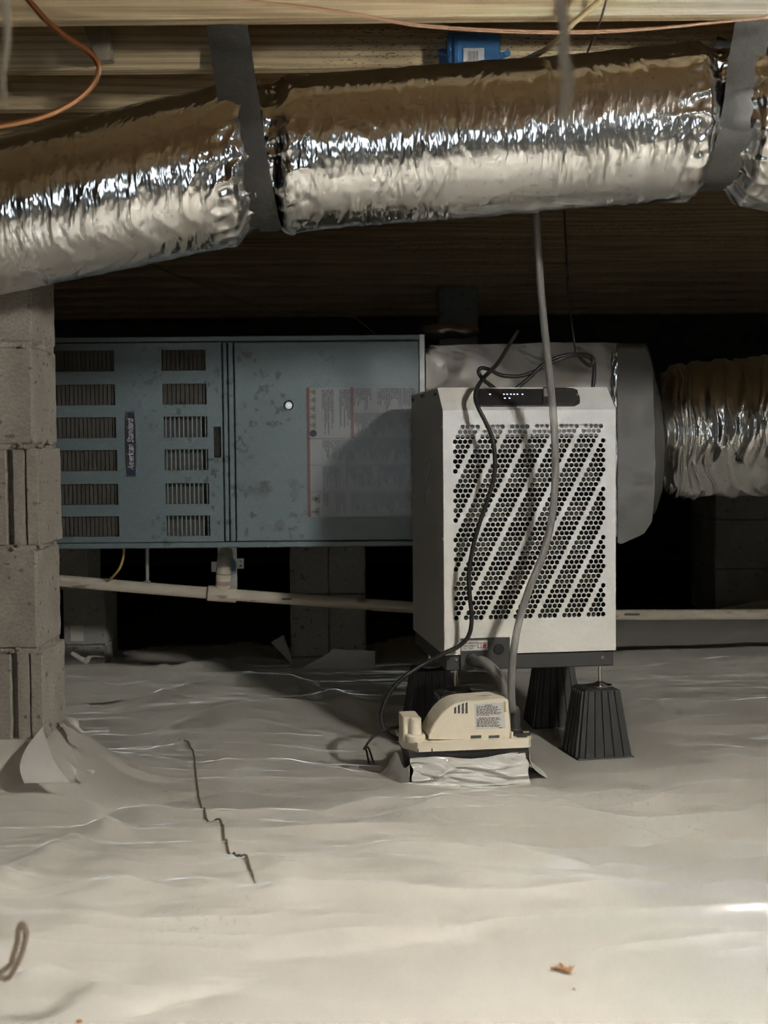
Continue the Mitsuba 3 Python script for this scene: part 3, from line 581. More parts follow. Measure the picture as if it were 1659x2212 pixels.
scrap('liner_scrap_001', [(185, 1664, 2.69), (196, 1668, 2.68), (203, 1664, 2.68)], 'tiny torn liner bit on the floor right of the pointed flap', [0.003, 0.004, 0.002])
scrap('liner_scrap_002', [(155, 1410, 3.9), (170, 1420, 3.9), (186, 1428, 3.9), (196, 1418, 3.9), (225, 1419, 3.9)], 'pale folded liner edge at the back left under the furnace', [0.005, 0.006, 0.009, 0.003, 0.002])
scrap('liner_scrap_003', [(222, 1473, 3.55), (245, 1478, 3.55), (270, 1477, 3.55), (292, 1474, 3.55), (320, 1470, 3.58)], 'bright torn liner strip on the floor right of the pier', [0.002, 0.003, 0.003, 0.004, 0.002])

# ------------------------------------------------------------------ drain pipe with tee
pp = [P(60, 1249, 3.72), P(125, 1254, 3.72), P(300, 1269, 3.74), P(478, 1283, 3.76), P(700, 1299, 3.80), P(890, 1312, 3.84), P(1110, 1324, 4.0), P(1335, 1328, 4.2), P(1659, 1327, 4.3), P(1900, 1326, 4.36)]
put('drain_pipe__pipe', tube(pp, 0.0160, 18, 10), 'pvc', True)
a, b = P(449, 1281, 3.757), P(511, 1285.5, 3.765); ax = (b - a) / np.linalg.norm(b - a)
def sock(p, d, r, l): return lathe(p, [(0, 0), (r, 0), (r + 0.0008, 0.001), (r + 0.0008, l - 0.001), (r, l), (0, l)], d)
ctr = (a + b) / 2 + ax * 0.001; upv = np.array([0.06, 0.02, 1.0]); upv /= np.linalg.norm(upv)
put('drain_pipe__tee', join(sock(a, ax, 0.0205, np.linalg.norm(b - a)), sock(ctr, upv, 0.0195, 0.056)), 'pvc', 30)
r0 = ctr + upv * 0.055
put('drain_pipe__elbow', join(tube([r0, r0 + upv * 0.022, r0 + upv * 0.042 + [0, 0.010, 0], r0 + upv * 0.052 + [0, 0.035, 0], r0 + upv * 0.053 + [0, 0.09, 0]], 0.0200, 18, 8)), 'pvc', True)
put('drain_pipe__joint_ring', sock(r0 - upv * 0.002, upv, 0.0200, 0.002), 'print_dark')
put('drain_pipe__collar', sock(a - ax * 0.004, ax, 0.0185, 0.004), 'print_maroon')
for q, y in [((P(604, 1294, 3.77)[0], P(604, 1296, 3.77)[2], P(630, 1294, 3.77)[0], P(604, 1292, 3.77)[2]), 3.768), ((P(1350, 1328, 4.18)[0], P(1350, 1330, 4.18)[2], P(1383, 1328, 4.18)[0], P(1350, 1326, 4.18)[2]), 4.190)]: put('drain_pipe__print', front(extr(sbox(*q), 0.0012), y), 'print_dark')
lab('drain_pipe', 'stained white PVC drain pipe running under the furnace with a tee', 'pipe')
sx0, sx1 = P(471, 1230, 3.80)[0], P(512, 1230, 3.80)[0]
put('pipe_hanger__plate', cbox(sx0, sx1, 3.80, 3.804, P(490, 1272, 3.8)[2], fb - 0.0005), 'galvanised')
put('pipe_hanger__tab', join(front(extr(sbox(P(456, 1236, 3.79)[0], P(456, 1236, 3.79)[2], P(471, 1214, 3.79)[0], P(456, 1214, 3.79)[2]), 0.003), 3.80)), 'galvanised')
tb = sbox(P(511, 1229, 3.79)[0], P(511, 1229, 3.79)[2], P(526, 1207, 3.79)[0], P(511, 1207, 3.79)[2]); cc_ = tb.centroid
put('pipe_hanger__tab', front(extr(tb.difference(Point(cc_.x + .001, cc_.y + .006).buffer(.0022, 6)).difference(Point(cc_.x + .001, cc_.y - .006).buffer(.0022, 6)), 0.003), 3.80), 'galvanised')
th = np.linspace(-0.5, np.pi * 0.8, 18); bc = P(486, 1224, 3.79)
arc = Polygon([(bc[0] + 0.030 * math.cos(t), bc[2] + 0.034 * math.sin(t)) for t in th] + [(bc[0] + 0.012 * math.cos(t), bc[2] + 0.016 * math.sin(t)) for t in th[::-1]]).intersection(sbox(sx0, 0, sx1, fb - 0.002))
put('pipe_hanger__primer_stain', front(extr(arc, 0.0008), 3.80), 'blue_primer', label='smear of blue pipe primer')
lab('pipe_hanger', 'galvanised strap plate behind the white tee, smeared blue', 'pipe hanger')
put('yellow_wire', tube([P(268, 1183, 3.66), P(266, 1205, 3.66), P(258, 1228, 3.66), P(240, 1249, 3.70), P(222, 1264, 3.76)], 0.0033, 8), 'm_yellow_wire', True, label='yellow gas or control wire curving from furnace down to white pipe', cat='wire')
put('thin_conduit', join(cyl(P(318, 1184, 3.72), P(318, 1254, 3.73), 0.005, 10), lathe(P(318, 1254, 3.735) - [0, 0, 0.004], [(0, 0), (0.010, 0), (0.010, 0.003), (0, 0.004)])), 'galvanised', 30, label='thin metal rod dropping from furnace onto the white pipe', cat='rod')

# ------------------------------------------------------------------ dehumidifier
YAW = math.radians(8.0)
DO = P(960, 1416, 3.05); DX = np.array([math.cos(YAW), math.sin(YAW), 0]); DY = np.array([-math.sin(YAW), math.cos(YAW), 0]); DZ = np.array([0, 0, 1.0])
W, D, H = 0.392, 0.43, 0.5405
def dl(m): return frame_xf(m, DO, DX, DY, DZ)
def du(px, py):
    "photo point on the dehumidifier's front plane -> (u, w)"
    d = cam_dir((px - 829.5) / F, (1106 - py) / F); o = np.array([0, 0, CZ]); t = ((DO - o) @ DY) / (d @ DY); q = o + d * t - DO
    return q @ DX, q @ DZ
def dfront(poly, depth, v): return dl(frame_xf(extr(poly, depth), [0, v, 0], [1, 0, 0], [0, 0, 1], [0, -1, 0]))
CT, CV, BH = 0.593, 0.066, 0.588
side = Polygon([(0.004, 0.0), (0.004, H - 0.002), (CV, CT - 0.002), (D, BH), (D, 0.0)])
def side_slab(u0, u1): return dl(frame_xf(extr(side, u1 - u0), [u0, 0, 0], [0, 1, 0], [0, 0, 1], [1, 0, 0]))
put('dehumidifier__side_panel', side_slab(0.0, 0.003), 'grey_steel', label='dark grey left side panel')
put('dehumidifier__side_panel', side_slab(W - 0.003, W), 'grey_steel', label='dark grey right side panel')
put('dehumidifier__back_panel', dl(join(cbox(0.003, W - 0.003, D - 0.003, D, 0, BH), cbox(0.003, W - 0.003, 0.025, D, 0, 0.003))), 'grey_steel')
topm = extr(Polygon([(CV, CT - 0.003), (CV, CT), (D, BH), (D, BH - 0.003)]), W)
put('dehumidifier__top', dl(frame_xf(topm, [0, 0, 0], [0, 1, 0], [0, 0, 1], [1, 0, 0])), 'white_steel')
# perforated front
HU0, HW0 = du(991, 1335); HU1, HW1 = du(1303, 920)
P0, PR = (HU1 - HU0) / 29.5, (HW1 - HW0) / 39.0
hexes = []
hr = P0 * 0.50
for r in range(40):
    off = 0.5 * (r % 2)
    for q in range(31):
        x = HU0 + (q + off - 0.5) * P0
        if x < HU0 - P0 * 0.6 or x > HU1 + P0 * 0.1: continue
        d = q + (r % 2) * 0 - (r // 2)                    # rows lean along the lattice
        k = (q - math.floor(r / 2)) % 5 if True else 0
        if k == 1: continue
        z = HW0 + r * PR
        hexes.append(Polygon([(x + hr * math.cos(a), z + hr * 1.02 * math.sin(a)) for a in np.radians([30, 90, 150, 210, 270, 330])]))
pu0, pw0 = du(995, 1415)[0], du(1000, 1379)[1]; pu1 = du(1101, 1400)[0]
pan = sbox(0, 0, W, H).difference(sbox(pu0, -1, pu1, pw0))
pan = pan.difference(unary_union(hexes))
put('dehumidifier__front_panel', dfront(pan, 0.0022, 0.002), 'white_steel', label='cream steel front with slanted bands of hexagon holes')
lip = join(cbox(0, 0.002, 0, 0.012, 0, H), cbox(W - 0.002, W, 0, 0.012, 0, H))
put('dehumidifier__front_panel__lip', dl(lip), 'white_steel')
cl = math.hypot(CV, CT - H); cdir = (0, CV / cl, (CT - H) / cl); cn = (0, -(CT - H) / cl, CV / cl)
def dcham(poly, depth, lift=0.0):      # (u, along chamfer) -> world
    return dl(frame_xf(extr(poly, depth), np.array([0, 0, H]) + np.array(cn) * lift, [1, 0, 0], cdir, cn))
put('dehumidifier__control_slope', dcham(sbox(0, 0, W, cl), 0.002, -0.002), 'white_steel')
# interior
fw = HW1 - 2.45 * PR + PR / 2
put('dehumidifier__interior', dl(join(cbox(0.004, W - 0.004, 0.045, 0.05, 0.004, fw), cbox(0.004, W - 0.004, 0.006, 0.05, 0.004, 0.006))), 'black_steel')
put('dehumidifier__filter_frame', dl(join(cbox(0.006, W - 0.006, 0.012, 0.016, HW1 - 1.5 * PR, HW1 + 0.03), cbox(0.006, W - 0.006, 0.012, 0.03, fw - 0.002, fw + 0.008), *[cbox(x, x + 0.0035, 0.009, 0.02, fw, HW1 - 1.3 * PR) for x in np.arange(0.02, 0.38, 0.0113)])), 'galvanised', label='pale filter frame seen through the top rows of holes')
put('dehumidifier__coil', dl(join(*[cbox(0.03, W - 0.03, 0.030, 0.034, z, z + 0.004) for z in np.arange(0.05, fw - 0.02, 0.0127)])), 'slat_paint')
# control display
def dcu(px, py):
    d = cam_dir((px - 829.5) / F, (1106 - py) / F); o = np.array([0, 0, CZ]); n = DY * cn[1] + DZ * cn[2]; q0 = DO + DZ * H
    t = ((q0 - o) @ n) / (d @ n); q = o + d * t - q0; return q @ DX, q @ (DY * cdir[1] + DZ * cdir[2])
A = [dcu(*q) for q in [(1034, 879), (1241, 878), (1252, 872), (1252, 862), (1246, 847), (1236, 843), (1034, 843), (1028, 850), (1028, 872)]]
disp = Polygon(A)
put('dehumidifier__display', dcham(disp, 0.004), 'black_gloss', label='long black control display')
put('dehumidifier__display__bezel', dcham(Polygon([dcu(*q) for q in [(1172, 876), (1240, 876), (1250, 868), (1246, 848), (1236, 844), (1172, 842)]]), 0.0035, 0.004), 'black_plastic')
scene['led_glow'] = {'type': 'area', 'radiance': rgb(1.7, 1.9, 3.4)}
for (x, y) in [(1058, 855), (1088, 855), (1095, 855), (1103, 855), (1110, 855), (1117, 855), (1128, 855), (1090, 863.5), (1100, 863.5)]:
    u, s = dcu(x, y); m = dcham(sbox(u - 0.0017, s - 0.0014, u + 0.0017, s + 0.0014), 0.001, 0.004)
    put('dehumidifier__display__led', {**mikit.ply(m, 'black_gloss'), 'emitter': {'type': 'area', 'radiance': rgb(1.5, 1.7, 3.0)}}, None)
del scene['led_glow']
put('dehumidifier__display__sticker', dcham(Polygon([dcu(*q) for q in [(1174, 862), (1191, 862), (1191, 846), (1173, 845)]]), 0.0006, 0.0076), 'sticker_grey')
u, s = dcu(1246, 858); put('dehumidifier__display__symbol', dcham(Polygon([(u - .002, s - .002), (u + .002, s - .002), (u, s + .002)]), 0.0006, 0.0076), 'sticker')
# base tray
w0 = du(1100, 1446)[1]
put('dehumidifier__base_tray', dl(join(cbox(0.004, W - 0.004, 0.006, D - 0.004, w0, -0.0005, 0.002))), 'black_steel', label='black base tray')
put('dehumidifier__outlet_plate', join(dfront(sbox(pu0, w0 + 0.002, pu1, pw0), 0.003, 0.001)), 'black_steel', label='black steel plate round the drain outlet')
gu, gw = du(1077, 1402); put('dehumidifier__outlet_plate__grommet', dl(frame_xf(trimesh.creation.revolve(np.array([(0.0, 0), (0.0, 0.003), (0.011, 0.003), (0.012, 0.0015), (0.012, 0)]), sections=24), [gu, -0.002, gw], [1, 0, 0], [0, 0, 1], [0, -1, 0])), 'black_rubber', 30)
s0, s1 = du(996, 1406), du(1053, 1382)
st = sbox(s0[0], s0[1], s1[0], s1[1])
put('dehumidifier__outlet_plate__sticker', dfront(st, 0.0004, -0.0021), 'sticker', label='white notice sticker with a red drop')
sw, sh = s1[0] - s0[0], s1[1] - s0[1]
ink = []
for i, words in enumerate(('MUST REMOVE', 'THIS DURING', 'FULL TRAP')):
    t = meshkit.text_mesh(words, 0.0036, 0.0003, bold=True); t.apply_scale([0.92, 1, 1]); t.apply_translation([s0[0] + sw * 0.05, s0[1] + sh * (0.66 - 0.25 * i), 0]); ink.append(t)
bk = [(0.62, 0.24, 0.95, 0.29), (0.62, 0.70, 0.95, 0.75), (0.62, 0.24, 0.64, 0.75), (0.74, 0.24, 0.76, 0.75)]
ink += [extr(sbox(s0[0] + sw * a, s0[1] + sh * b, s0[0] + sw * c_, s0[1] + sh * d_), 0.0003) for a, b, c_, d_ in bk]
ink.append(extr(st.buffer(-0.0008).difference(st.buffer(-0.0013)), 0.0003))
put('dehumidifier__outlet_plate__sticker_print', dl(frame_xf(join(*ink), [0, -0.0025, 0], [1, 0, 0], [0, 0, 1], [0, -1, 0])), 'print_dark')
dx, dz = s0[0] + sw * 0.87, s0[1] + sh * 0.46
drop = Polygon([(dx + 0.0042 * math.cos(a), dz + 0.0042 * math.sin(a)) for a in np.linspace(0.4 - np.pi * 1.05, 0.3 + np.pi * 0.55, 20)] + [(dx, dz + 0.0095)]).buffer(0)
put('dehumidifier__outlet_plate__drop_mark', dfront(drop, 0.0003, -0.0026), 'print_red')
riv = [(0, 0), (0.0042, 0), (0.0036, 0.0022), (0.0015, 0.0034), (0, 0.0035)]
for (x, y) in ((987, 1427), (1112, 1425), (1304, 1421)):
    u, w = du(x, y); put('dehumidifier__rivet', dl(frame_xf(trimesh.creation.revolve(np.array(riv), sections=16), [u, 0.006 if x != 987 else 0.006, w], [1, 0, 0], [0, 0, 1], [0, -1, 0])), 'chrome', 40)
for w in (0.505, 0.258, 0.012):
    for u, s in ((0.0, -1), (W, 1)):
        m = trimesh.creation.revolve(np.array(riv) * 0.8, sections=12); put('dehumidifier__screw', dl(frame_xf(m, [u, 0.008, w], [0, 1, 0], [0, 0, 1], [s, 0, 0])), 'chrome', 40)
for v_, w in ((0.09, 0.578), (0.24, 0.580), (0.27, 0.580), (0.40, 0.575)):
    m = trimesh.creation.revolve(np.array(riv), sections=12); put('dehumidifier__screw', dl(frame_xf(m, [0, v_, w], [0, 1, 0], [0, 0, 1], [-1, 0, 0])), 'black_steel', 40)
# side emblem: pointed lens with an S inside (drawn v to the back, so mirrored left-right on the panel)
ev, ew, eh, eb = 0.205, 0.392, 0.070, 0.040
tt = np.linspace(0, np.pi, 30)
lens = Polygon([(ev + eb * math.sin(t) ** 0.8 * 1, ew + eh * math.cos(t) * 1.0) for t in tt] + [(ev - eb * math.sin(t) ** 0.8, ew + eh * math.cos(t)) for t in tt[::-1]]).buffer(0)
lens = Polygon([(ev + eb * x, ew + eh * y) for x, y in [(0, 1), (0.85, 0.42), (1, 0.3), (1, -0.3), (0.85, -0.42), (0, -1), (-0.85, -0.42), (-1, -0.3), (-1, 0.3), (-0.85, 0.42)]])
rim = lens.difference(lens.buffer(-0.004))
def sline(o): 
    from shapely.geometry import LineString
    return LineString([(ev + 0.024 - o, ew + 0.030), (ev + 0.0 - o * 0.4, ew + 0.045), (ev - 0.02 - o, ew + 0.025), (ev - 0.012 - o * .5, ew + 0.012), (ev + 0.016 - o, ew - 0.012 - o), (ev + 0.020 - o, ew - 0.028), (ev + 0.0 - o * .4, ew - 0.045), (ev - 0.024 - o, ew - 0.028)]).buffer(0.0018)
emb = unary_union([rim, sline(0.004).intersection(lens), sline(-0.006).intersection(lens)])
put('dehumidifier__emblem', dl(frame_xf(extr(emb, 0.0006), [-0.0001, 0, 0], [0, 1, 0], [0, 0, 1], [-1, 0, 0])), 'logo_lilac', label='pale lens shaped emblem with an S curve')
put('dehumidifier__outlet', dl(join(frame_xf(trimesh.creation.revolve(np.array([(0, 0), (0.014, 0), (0.014, 0.006), (0.010, 0.007), (0.010, 0.02), (0, 0.02)]), sections=24), [du(1020, 1424)[0], -0.002, du(1020, 1424)[1]], [1, 0, 0], [0, 0, 1], [0, -1, 0]))), 'black_rubber', 30)
legs = {}
for nm, (u, v_) in dict(fl=(0.0344, 0.045), fr=(0.3687, 0.045), bl=(0.0344, D - 0.045), br=(0.35, D - 0.045)).items():
    b = DO + DX * u + DY * v_; legs[nm] = b; zt_ = DO[2] + w0
    put('dehumidifier__leg', join(cyl([b[0], b[1], 0.160], [b[0], b[1], zt_ + 0.001], 0.0042, 12), lathe([b[0], b[1], 0.1545], [(0, 0), (0.027, 0), (0.027, 0.003), (0.012, 0.0065), (0.007, 0.011), (0, 0.011)])), 'chrome', 30)
lab('dehumidifier', 'upright cream and grey dehumidifier with hexagon mesh front on black risers', 'dehumidifier')
def riser_mesh(cx, cy, h=0.154, rot=15):
    parts = []
    b, t = 0.062, 0.041
    def frus(b0, t0, h0, h1): 
        v = [(sx * b0, sy * b0, h0) for sx, sy in ((-1, -1), (1, -1), (1, 1), (-1, 1))] + [(sx * t0, sy * t0, h1) for sx, sy in ((-1, -1), (1, -1), (1, 1), (-1, 1))]
        return trimesh.convex.convex_hull(np.array(v))
    parts.append(frus(b, t, 0.0, h - 0.004)); parts.append(frus(t, t - 0.006, h - 0.004, h)); parts.append(frus(b + 0.006, b + 0.003, 0, 0.004))
    for k in range(4):
        for i in (-2, -1, 0, 1, 2):
            x0, x1 = i * b * 0.37, i * t * 0.37
            v = []
            for s, (xx, rr, zz) in enumerate(((x0, b, 0.004), (x1, t, h - 0.005))):
                v += [(xx - 0.004, -rr + 0.003, zz), (xx + 0.004, -rr + 0.003, zz), (xx - 0.0025, -rr - 0.0045, zz), (xx + 0.0025, -rr - 0.0045, zz)]
            m = trimesh.convex.convex_hull(np.array(v)); m.apply_transform(trimesh.transformations.rotation_matrix(k * np.pi / 2, [0, 0, 1])); parts.append(m)
    m = join(*parts); m.apply_transform(trimesh.transformations.rotation_matrix(math.radians(rot), [0, 0, 1])); m.apply_translation([cx, cy, 0]); return m
for k, (nm, lb, rot) in enumerate((('fr', 'black ribbed riser under the right front corner of the dehumidifier', 12), ('fl', 'black ribbed riser behind the condensate pump', 8), ('bl', 'black ribbed riser in shadow under the left rear corner of the dehumidifier', 8), ('br', 'black ribbed riser in shadow under the right rear corner of the dehumidifier', 8))):
    b = legs[nm] - DX * (0.010 if nm == 'fr' else 0); put('riser' if k == 0 else f'riser_{k:03d}', riser_mesh(b[0], b[1], rot=rot), 'black_plastic', label=lb, cat='riser')

# ------------------------------------------------------------------ condensate pump
PYAW = math.radians(8.5)
PO = np.array([*on_floor(888, 1697)[:2], 0.0]); QX = np.array([math.cos(PYAW), math.sin(PYAW), 0]); QY = np.array([-QX[1], QX[0], 0])
def pl(m): return frame_xf(m, PO, QX, QY, DZ)
def pu(px, py, v=0.0):
    d = cam_dir((px - 829.5) / F, (1106 - py) / F); o = np.array([0, 0, CZ]); q0 = PO + QY * v
    t = ((q0 - o) @ QY) / (d @ QY); q = o + d * t - PO; return q @ QX, q @ DZ
def pfront(poly, depth, v): return pl(frame_xf(extr(poly, depth), [0, v, 0], [1, 0, 0], [0, 0, 1], [0, -1, 0]))
lx, lzb = pu(890, 1625, -0.01); rx, lzt = pu(1150, 1597, -0.01)
PD = 0.125
def lid_poly(g): 
    return Polygon([(lx - g - 0.012, 0.03), (lx + 0.012, -g - 0.012), (rx + g - 0.008, -g - 0.012), (rx + g, -g), (rx + g, PD + g), (lx - g - 0.012, PD + g)])
ld = lid_poly(0.0); lid = extr(ld.buffer(-0.004).buffer(0.004), lzt - lzb, lzb)
rimm = extr(ld.buffer(0.001).difference(ld.buffer(-0.006)), 0.004, lzt - 0.001)
put('condensate_pump__lid', pl(join(lid, rimm, cbox(lx + 0.02, rx - 0.03, -0.004, PD - 0.01, lzt, lzt + 0.003))), 'cream_plastic', 25, label='cream plastic lid')
tk = trimesh.convex.convex_hull(np.vstack([[(x, y, lzb) for x, y in ((lx - 0.006, -0.004), (rx - 0.006, -0.004), (rx - 0.006, PD - 0.005), (lx - 0.006, PD - 0.005))], [(x, y, 0.002) for x, y in ((lx + 0.008, 0.006), (rx - 0.018, 0.006), (rx - 0.018, PD - 0.015), (lx + 0.008, PD - 0.015))]]))
put('condensate_pump__tank', pl(tk), 'black_plastic', label='black tank')
put('condensate_pump__lid__clip', pfront(unary_union([sbox(pu(902, 1625, -.013)[0], lzb + 0.0, pu(904.5, 1625, -.013)[0], lzb + 0.007), sbox(pu(932, 1625, -.013)[0], lzb, pu(934.5, 1625, -.013)[0], lzb + 0.007)]), 0.0012, -0.0125), 'print_dark')
MF, MB = 0.004, 0.098     # motor cover front and back
cpts = [(925, 1594), (930, 1578), (940, 1560), (953, 1542), (968, 1528), (985, 1519), (1003, 1515), (1094, 1509), (1099, 1512), (1106, 1596)]
cov = Polygon([pu(*q, MF) for q in cpts]); cov = cov.buffer(-0.003).buffer(0.003)
body = extr(cov, MB - MF - 0.008)
b2 = extr(cov.buffer(-0.0035), 0.004)
cover = join(frame_xf(body, [0, MB - 0.004, 0], [1, 0, 0], [0, 0, 1], [0, -1, 0]), frame_xf(b2, [0, MF + 0.0045, 0], [1, 0, 0], [0, 0, 1], [0, -1, 0]))
hull = []
ring0, ring1 = np.array(cov.exterior.coords)[:-1], np.array(cov.buffer(-0.0045).exterior.coords)[:-1]
def loft(cv):
    n = 90; outs = []
    for g, v_ in ((0.0045, MF), (0.0015, MF + 0.0012), (0.0, MF + 0.004), (0.0, MB - 0.004), (0.004, MB)):
        e = cv.buffer(-g).exterior; outs.append([(q.x, v_, q.y) for q in (e.interpolate(t, normalized=True) for t in np.linspace(0, 1, n, endpoint=False))])
    vv = np.array(outs); k = len(outs)
    for i in range(1, k):                                  # align starts
        sft = np.argmin(np.linalg.norm(vv[i] - vv[i - 1][0], axis=1)); vv[i] = np.roll(vv[i], -sft, axis=0)
    f = []
    for i in range(k - 1):
        for j in range(n): f += [[i * n + j, i * n + (j + 1) % n, (i + 1) * n + (j + 1) % n], [i * n + j, (i + 1) * n + (j + 1) % n, (i + 1) * n + j]]
    V = vv.reshape(-1, 3); c0, c1 = V[:n].mean(0), V[-n:].mean(0); V = np.vstack([V, c0, c1]); m_ = k * n
    for j in range(n): f += [[(j + 1) % n, j, m_], [(k - 1) * n + j, (k - 1) * n + (j + 1) % n, m_ + 1]]
    m = trimesh.Trimesh(V, f, process=False)
    if m.volume < 0: m.invert()
    return m
put('condensate_pump__motor_cover', pl(loft(cov)), 'cream_plastic', 28, label='cream motor cover with a curved back')
put('condensate_pump__motor_cover__skirt', pfront(Polygon([pu(*q, MF - 0.002) for q in [(926, 1597), (928, 1585), (1105, 1580), (1107, 1598)]]), 0.0025, MF + 0.002), 'cream_plastic')
sl = [Polygon([pu(*q, MF) for q in [(x, y0), (x + 4.5, y0 - 2.5), (x + 4.5, 1541), (x, 1541.5)]]) for x, y0 in ((981, 1529), (989, 1524), (997.5, 1521), (1005.5, 1519))]
sl += [Polygon([pu(*q, MF - 0.003) for q in [(x, 1589.5), (x + 23, 1588.5), (x + 23, 1595), (x, 1596)]]) for x in (1017, 1056)]
put('condensate_pump__motor_cover__vent', pfront(unary_union(sl[:4]), 0.0008, MF + 0.0002), 'print_dark')
put('condensate_pump__motor_cover__vent', pfront(unary_union(sl[4:]), 0.0012, MF - 0.0001), 'print_dark')
put('condensate_pump__motor_cover__groove', pfront(Polygon([pu(*q, MF) for q in [(1088, 1516), (1092, 1515.5), (1093, 1538), (1089, 1538.5)]]), 0.0006, MF + 0.0002), 'm_tan_cable')
a0, a1 = pu(1026, 1577, MF), pu(1090, 1519, MF)
lb_ = Polygon([pu(*q, MF) for q in [(1027, 1576), (1092, 1573), (1088, 1518), (1024, 1521)]])
put('condensate_pump__motor_cover__label', pfront(lb_, 0.0005, MF + 0.0002), 'sticker', label='white label with two paragraphs of small print')
ink = []; r2 = np.random.default_rng(3)
for i in range(17):
    if i == 8: continue
    y = 1523.5 + i * 3.05; head = i in (0, 9)
    x = 1047 if i == 0 else (1034 if i == 9 else 1029 + 0.05 * i); xe = 1064 if i == 0 else (1079 if i == 9 else r2.uniform(1070, 1084) if i not in (7,) else 1056)
    if i == 16: x, xe = 1078, 1086
    while x < xe:
        w_ = r2.uniform(3, 8); ink.append(Polygon([pu(*q, MF) for q in [(x, y + 0.7), (x, y - 0.7), (min(x + w_, xe), y - 0.75 - 0.1), (min(x + w_, xe), y + 0.65)]])); x += w_ + r2.uniform(1, 1.8)
put('condensate_pump__motor_cover__label_print', pfront(unary_union(ink), 0.0004, MF - 0.0003), 'print_dark')
# float switch housing on the left
k0, k1 = pu(868, 1552, 0.03)[0], pu(913, 1552, 0.0)[0]; kt = pu(890, 1549, 0.01)[1]
bx_ = extr(sbox(k0, 0.018, k1 - 0.004, 0.075).buffer(-0.006).buffer(0.006), kt - lzt, lzt)
cy_ = lathe([k1 - 0.013, 0.016, lzt], [(0, 0), (0.0135, 0), (0.0128, kt - lzt - 0.004), (0.010, kt - lzt - 0.0005), (0, kt - lzt)])
rg = lathe([k1 - 0.013, 0.016, lzt], [(0, 0), (0.021, 0), (0.021, 0.013), (0.019, 0.016), (0, 0.016)])
pin = lathe([lx - 0.002, 0.006, lzt], [(0, 0), (0.004, 0), (0.003, 0.012), (0.001, 0.014), (0, 0.014)])
put('condensate_pump__float_switch', pl(join(bx_, cy_, rg, pin)), 'cream_plastic', 30, label='cream float switch housing')
f0 = pu(1110, 1598, 0.03)[0]
put('condensate_pump__outlet_fitting', pl(join(extr(sbox(f0 - 0.006, 0.012, f0 + 0.032, 0.055).buffer(-0.004).buffer(0.004), 0.008, lzt), lathe([f0 + 0.004, 0.03, lzt], [(0, 0), (0.012, 0), (0.012, 0.014), (0.0105, 0.016), (0.0102, 0.056), (0.0085, 0.058), (0, 0.058)]))), 'black_plastic', 30, label='black check valve fitting')
put('condensate_pump__outlet_clip', pl(cbox(f0 + 0.016, f0 + 0.030, 0.014, 0.03, lzt + 0.008, lzt + 0.013, 0.001)), 'chrome')
put('condensate_pump__lid__post', pl(cbox(f0 - 0.014, f0 - 0.009, -0.004, 0.002, lzt, lzt + 0.016, 0.001)), 'cream_plastic')
rb = [PO + QX * pu(x, 1509, 0.05)[0] + QY * 0.05 + DZ * z for x, z in ((1012, 0.001), (1025, 0.006), (1048, 0.009), (1068, 0.007), (1084, 0.0))]
zt2 = pu(1050, 1511, 0.05)[1]; rb = [q + DZ * (zt2 - 0.001) for q in rb]
put('condensate_pump__lifting_loop', tube(rb, 0.0018, 8), 'sticker_grey', True)
lab('condensate_pump', 'cream condensate pump with black tank in front of the dehumidifier', 'condensate pump')
# liner wrapped around the tank
def wrapf(u, v):
    x0, x1 = pu(889, 1690, -0.01)[0], pu(1139, 1690, -0.01)[0]; h = pu(1000, 1639, -0.016)[1]
    x = x0 + (x1 - x0) * u + 0.003 * np.sin(v * 11 + 1) * (np.abs(u - 0.5) > 0.48)
    q = np.stack([u * 3 + v * 2.2, v * 2 - u * 1.0, u * 0], -1)
    wv = meshkit.fbm(q, 3, 41) - 0.5 + 0.9 * (ridge(meshkit.fbm(q * 1.3 + 3, 2, 43)) ** 3 - 0.3)
    rd = np.exp(-((v - 0.30 - 0.55 * np.sin(np.clip(u * 1.25 - 0.1, 0, 1) * np.pi) ** 2 * 0.9) / 0.10) ** 2)
    y = -0.013 - 0.014 * np.sin(np.pi * np.clip(v * 0.9, 0, 1)) * (0.6 + 0.4 * np.sin(np.pi * u)) + 0.012 * wv - 0.008 * rd - 0.018 * (1 - v) ** 3 + 0.006 * v
    top = h + 0.003 * np.sin(u * 9)
    return PO + x[..., None] * QX + y[..., None] * QY + (0.002 + top * v)[..., None] * DZ
sheet('liner_wrap', wrapf, 60, 26, 0.0012, 'white liner sheet pulled up and creased against the front of the pump tank', 'liner wrap')
def wrapl(u, v):
    a, b = pu(889, 1690, -0.01)[0], 0.0
    x = a - 0.004 - 0.022 * u ** 0.7 - 0.03 * (1 - v) ** 2 * u; y = -0.012 + 0.12 * u
    return PO + x[..., None] * QX + y[..., None] * QY + (0.001 + (0.048 - 0.012 * np.sin(u * 8)) * v ** 1.2)[..., None] * DZ
sheet('liner_wrap_001', wrapl, 14, 10, 0.0012, 'liner sheet turned up along the left side of the pump tank', 'liner wrap')
def wrapr(u, v):
    a = pu(1140, 1690, -0.01)[0]
    x = a + 0.006 + 0.012 * np.sin(v * 3) * u + 0.05 * (1 - v) ** 3; y = -0.006 + 0.11 * u
    return PO + x[..., None] * QX + y[..., None] * QY + (0.002 + (0.062 + 0.006 * np.sin(u * 9)) * v)[..., None] * DZ
sheet('liner_wrap_002', wrapr, 14, 12, 0.0012, 'ragged liner strip curling up the right side of the pump tank', 'liner wrap')

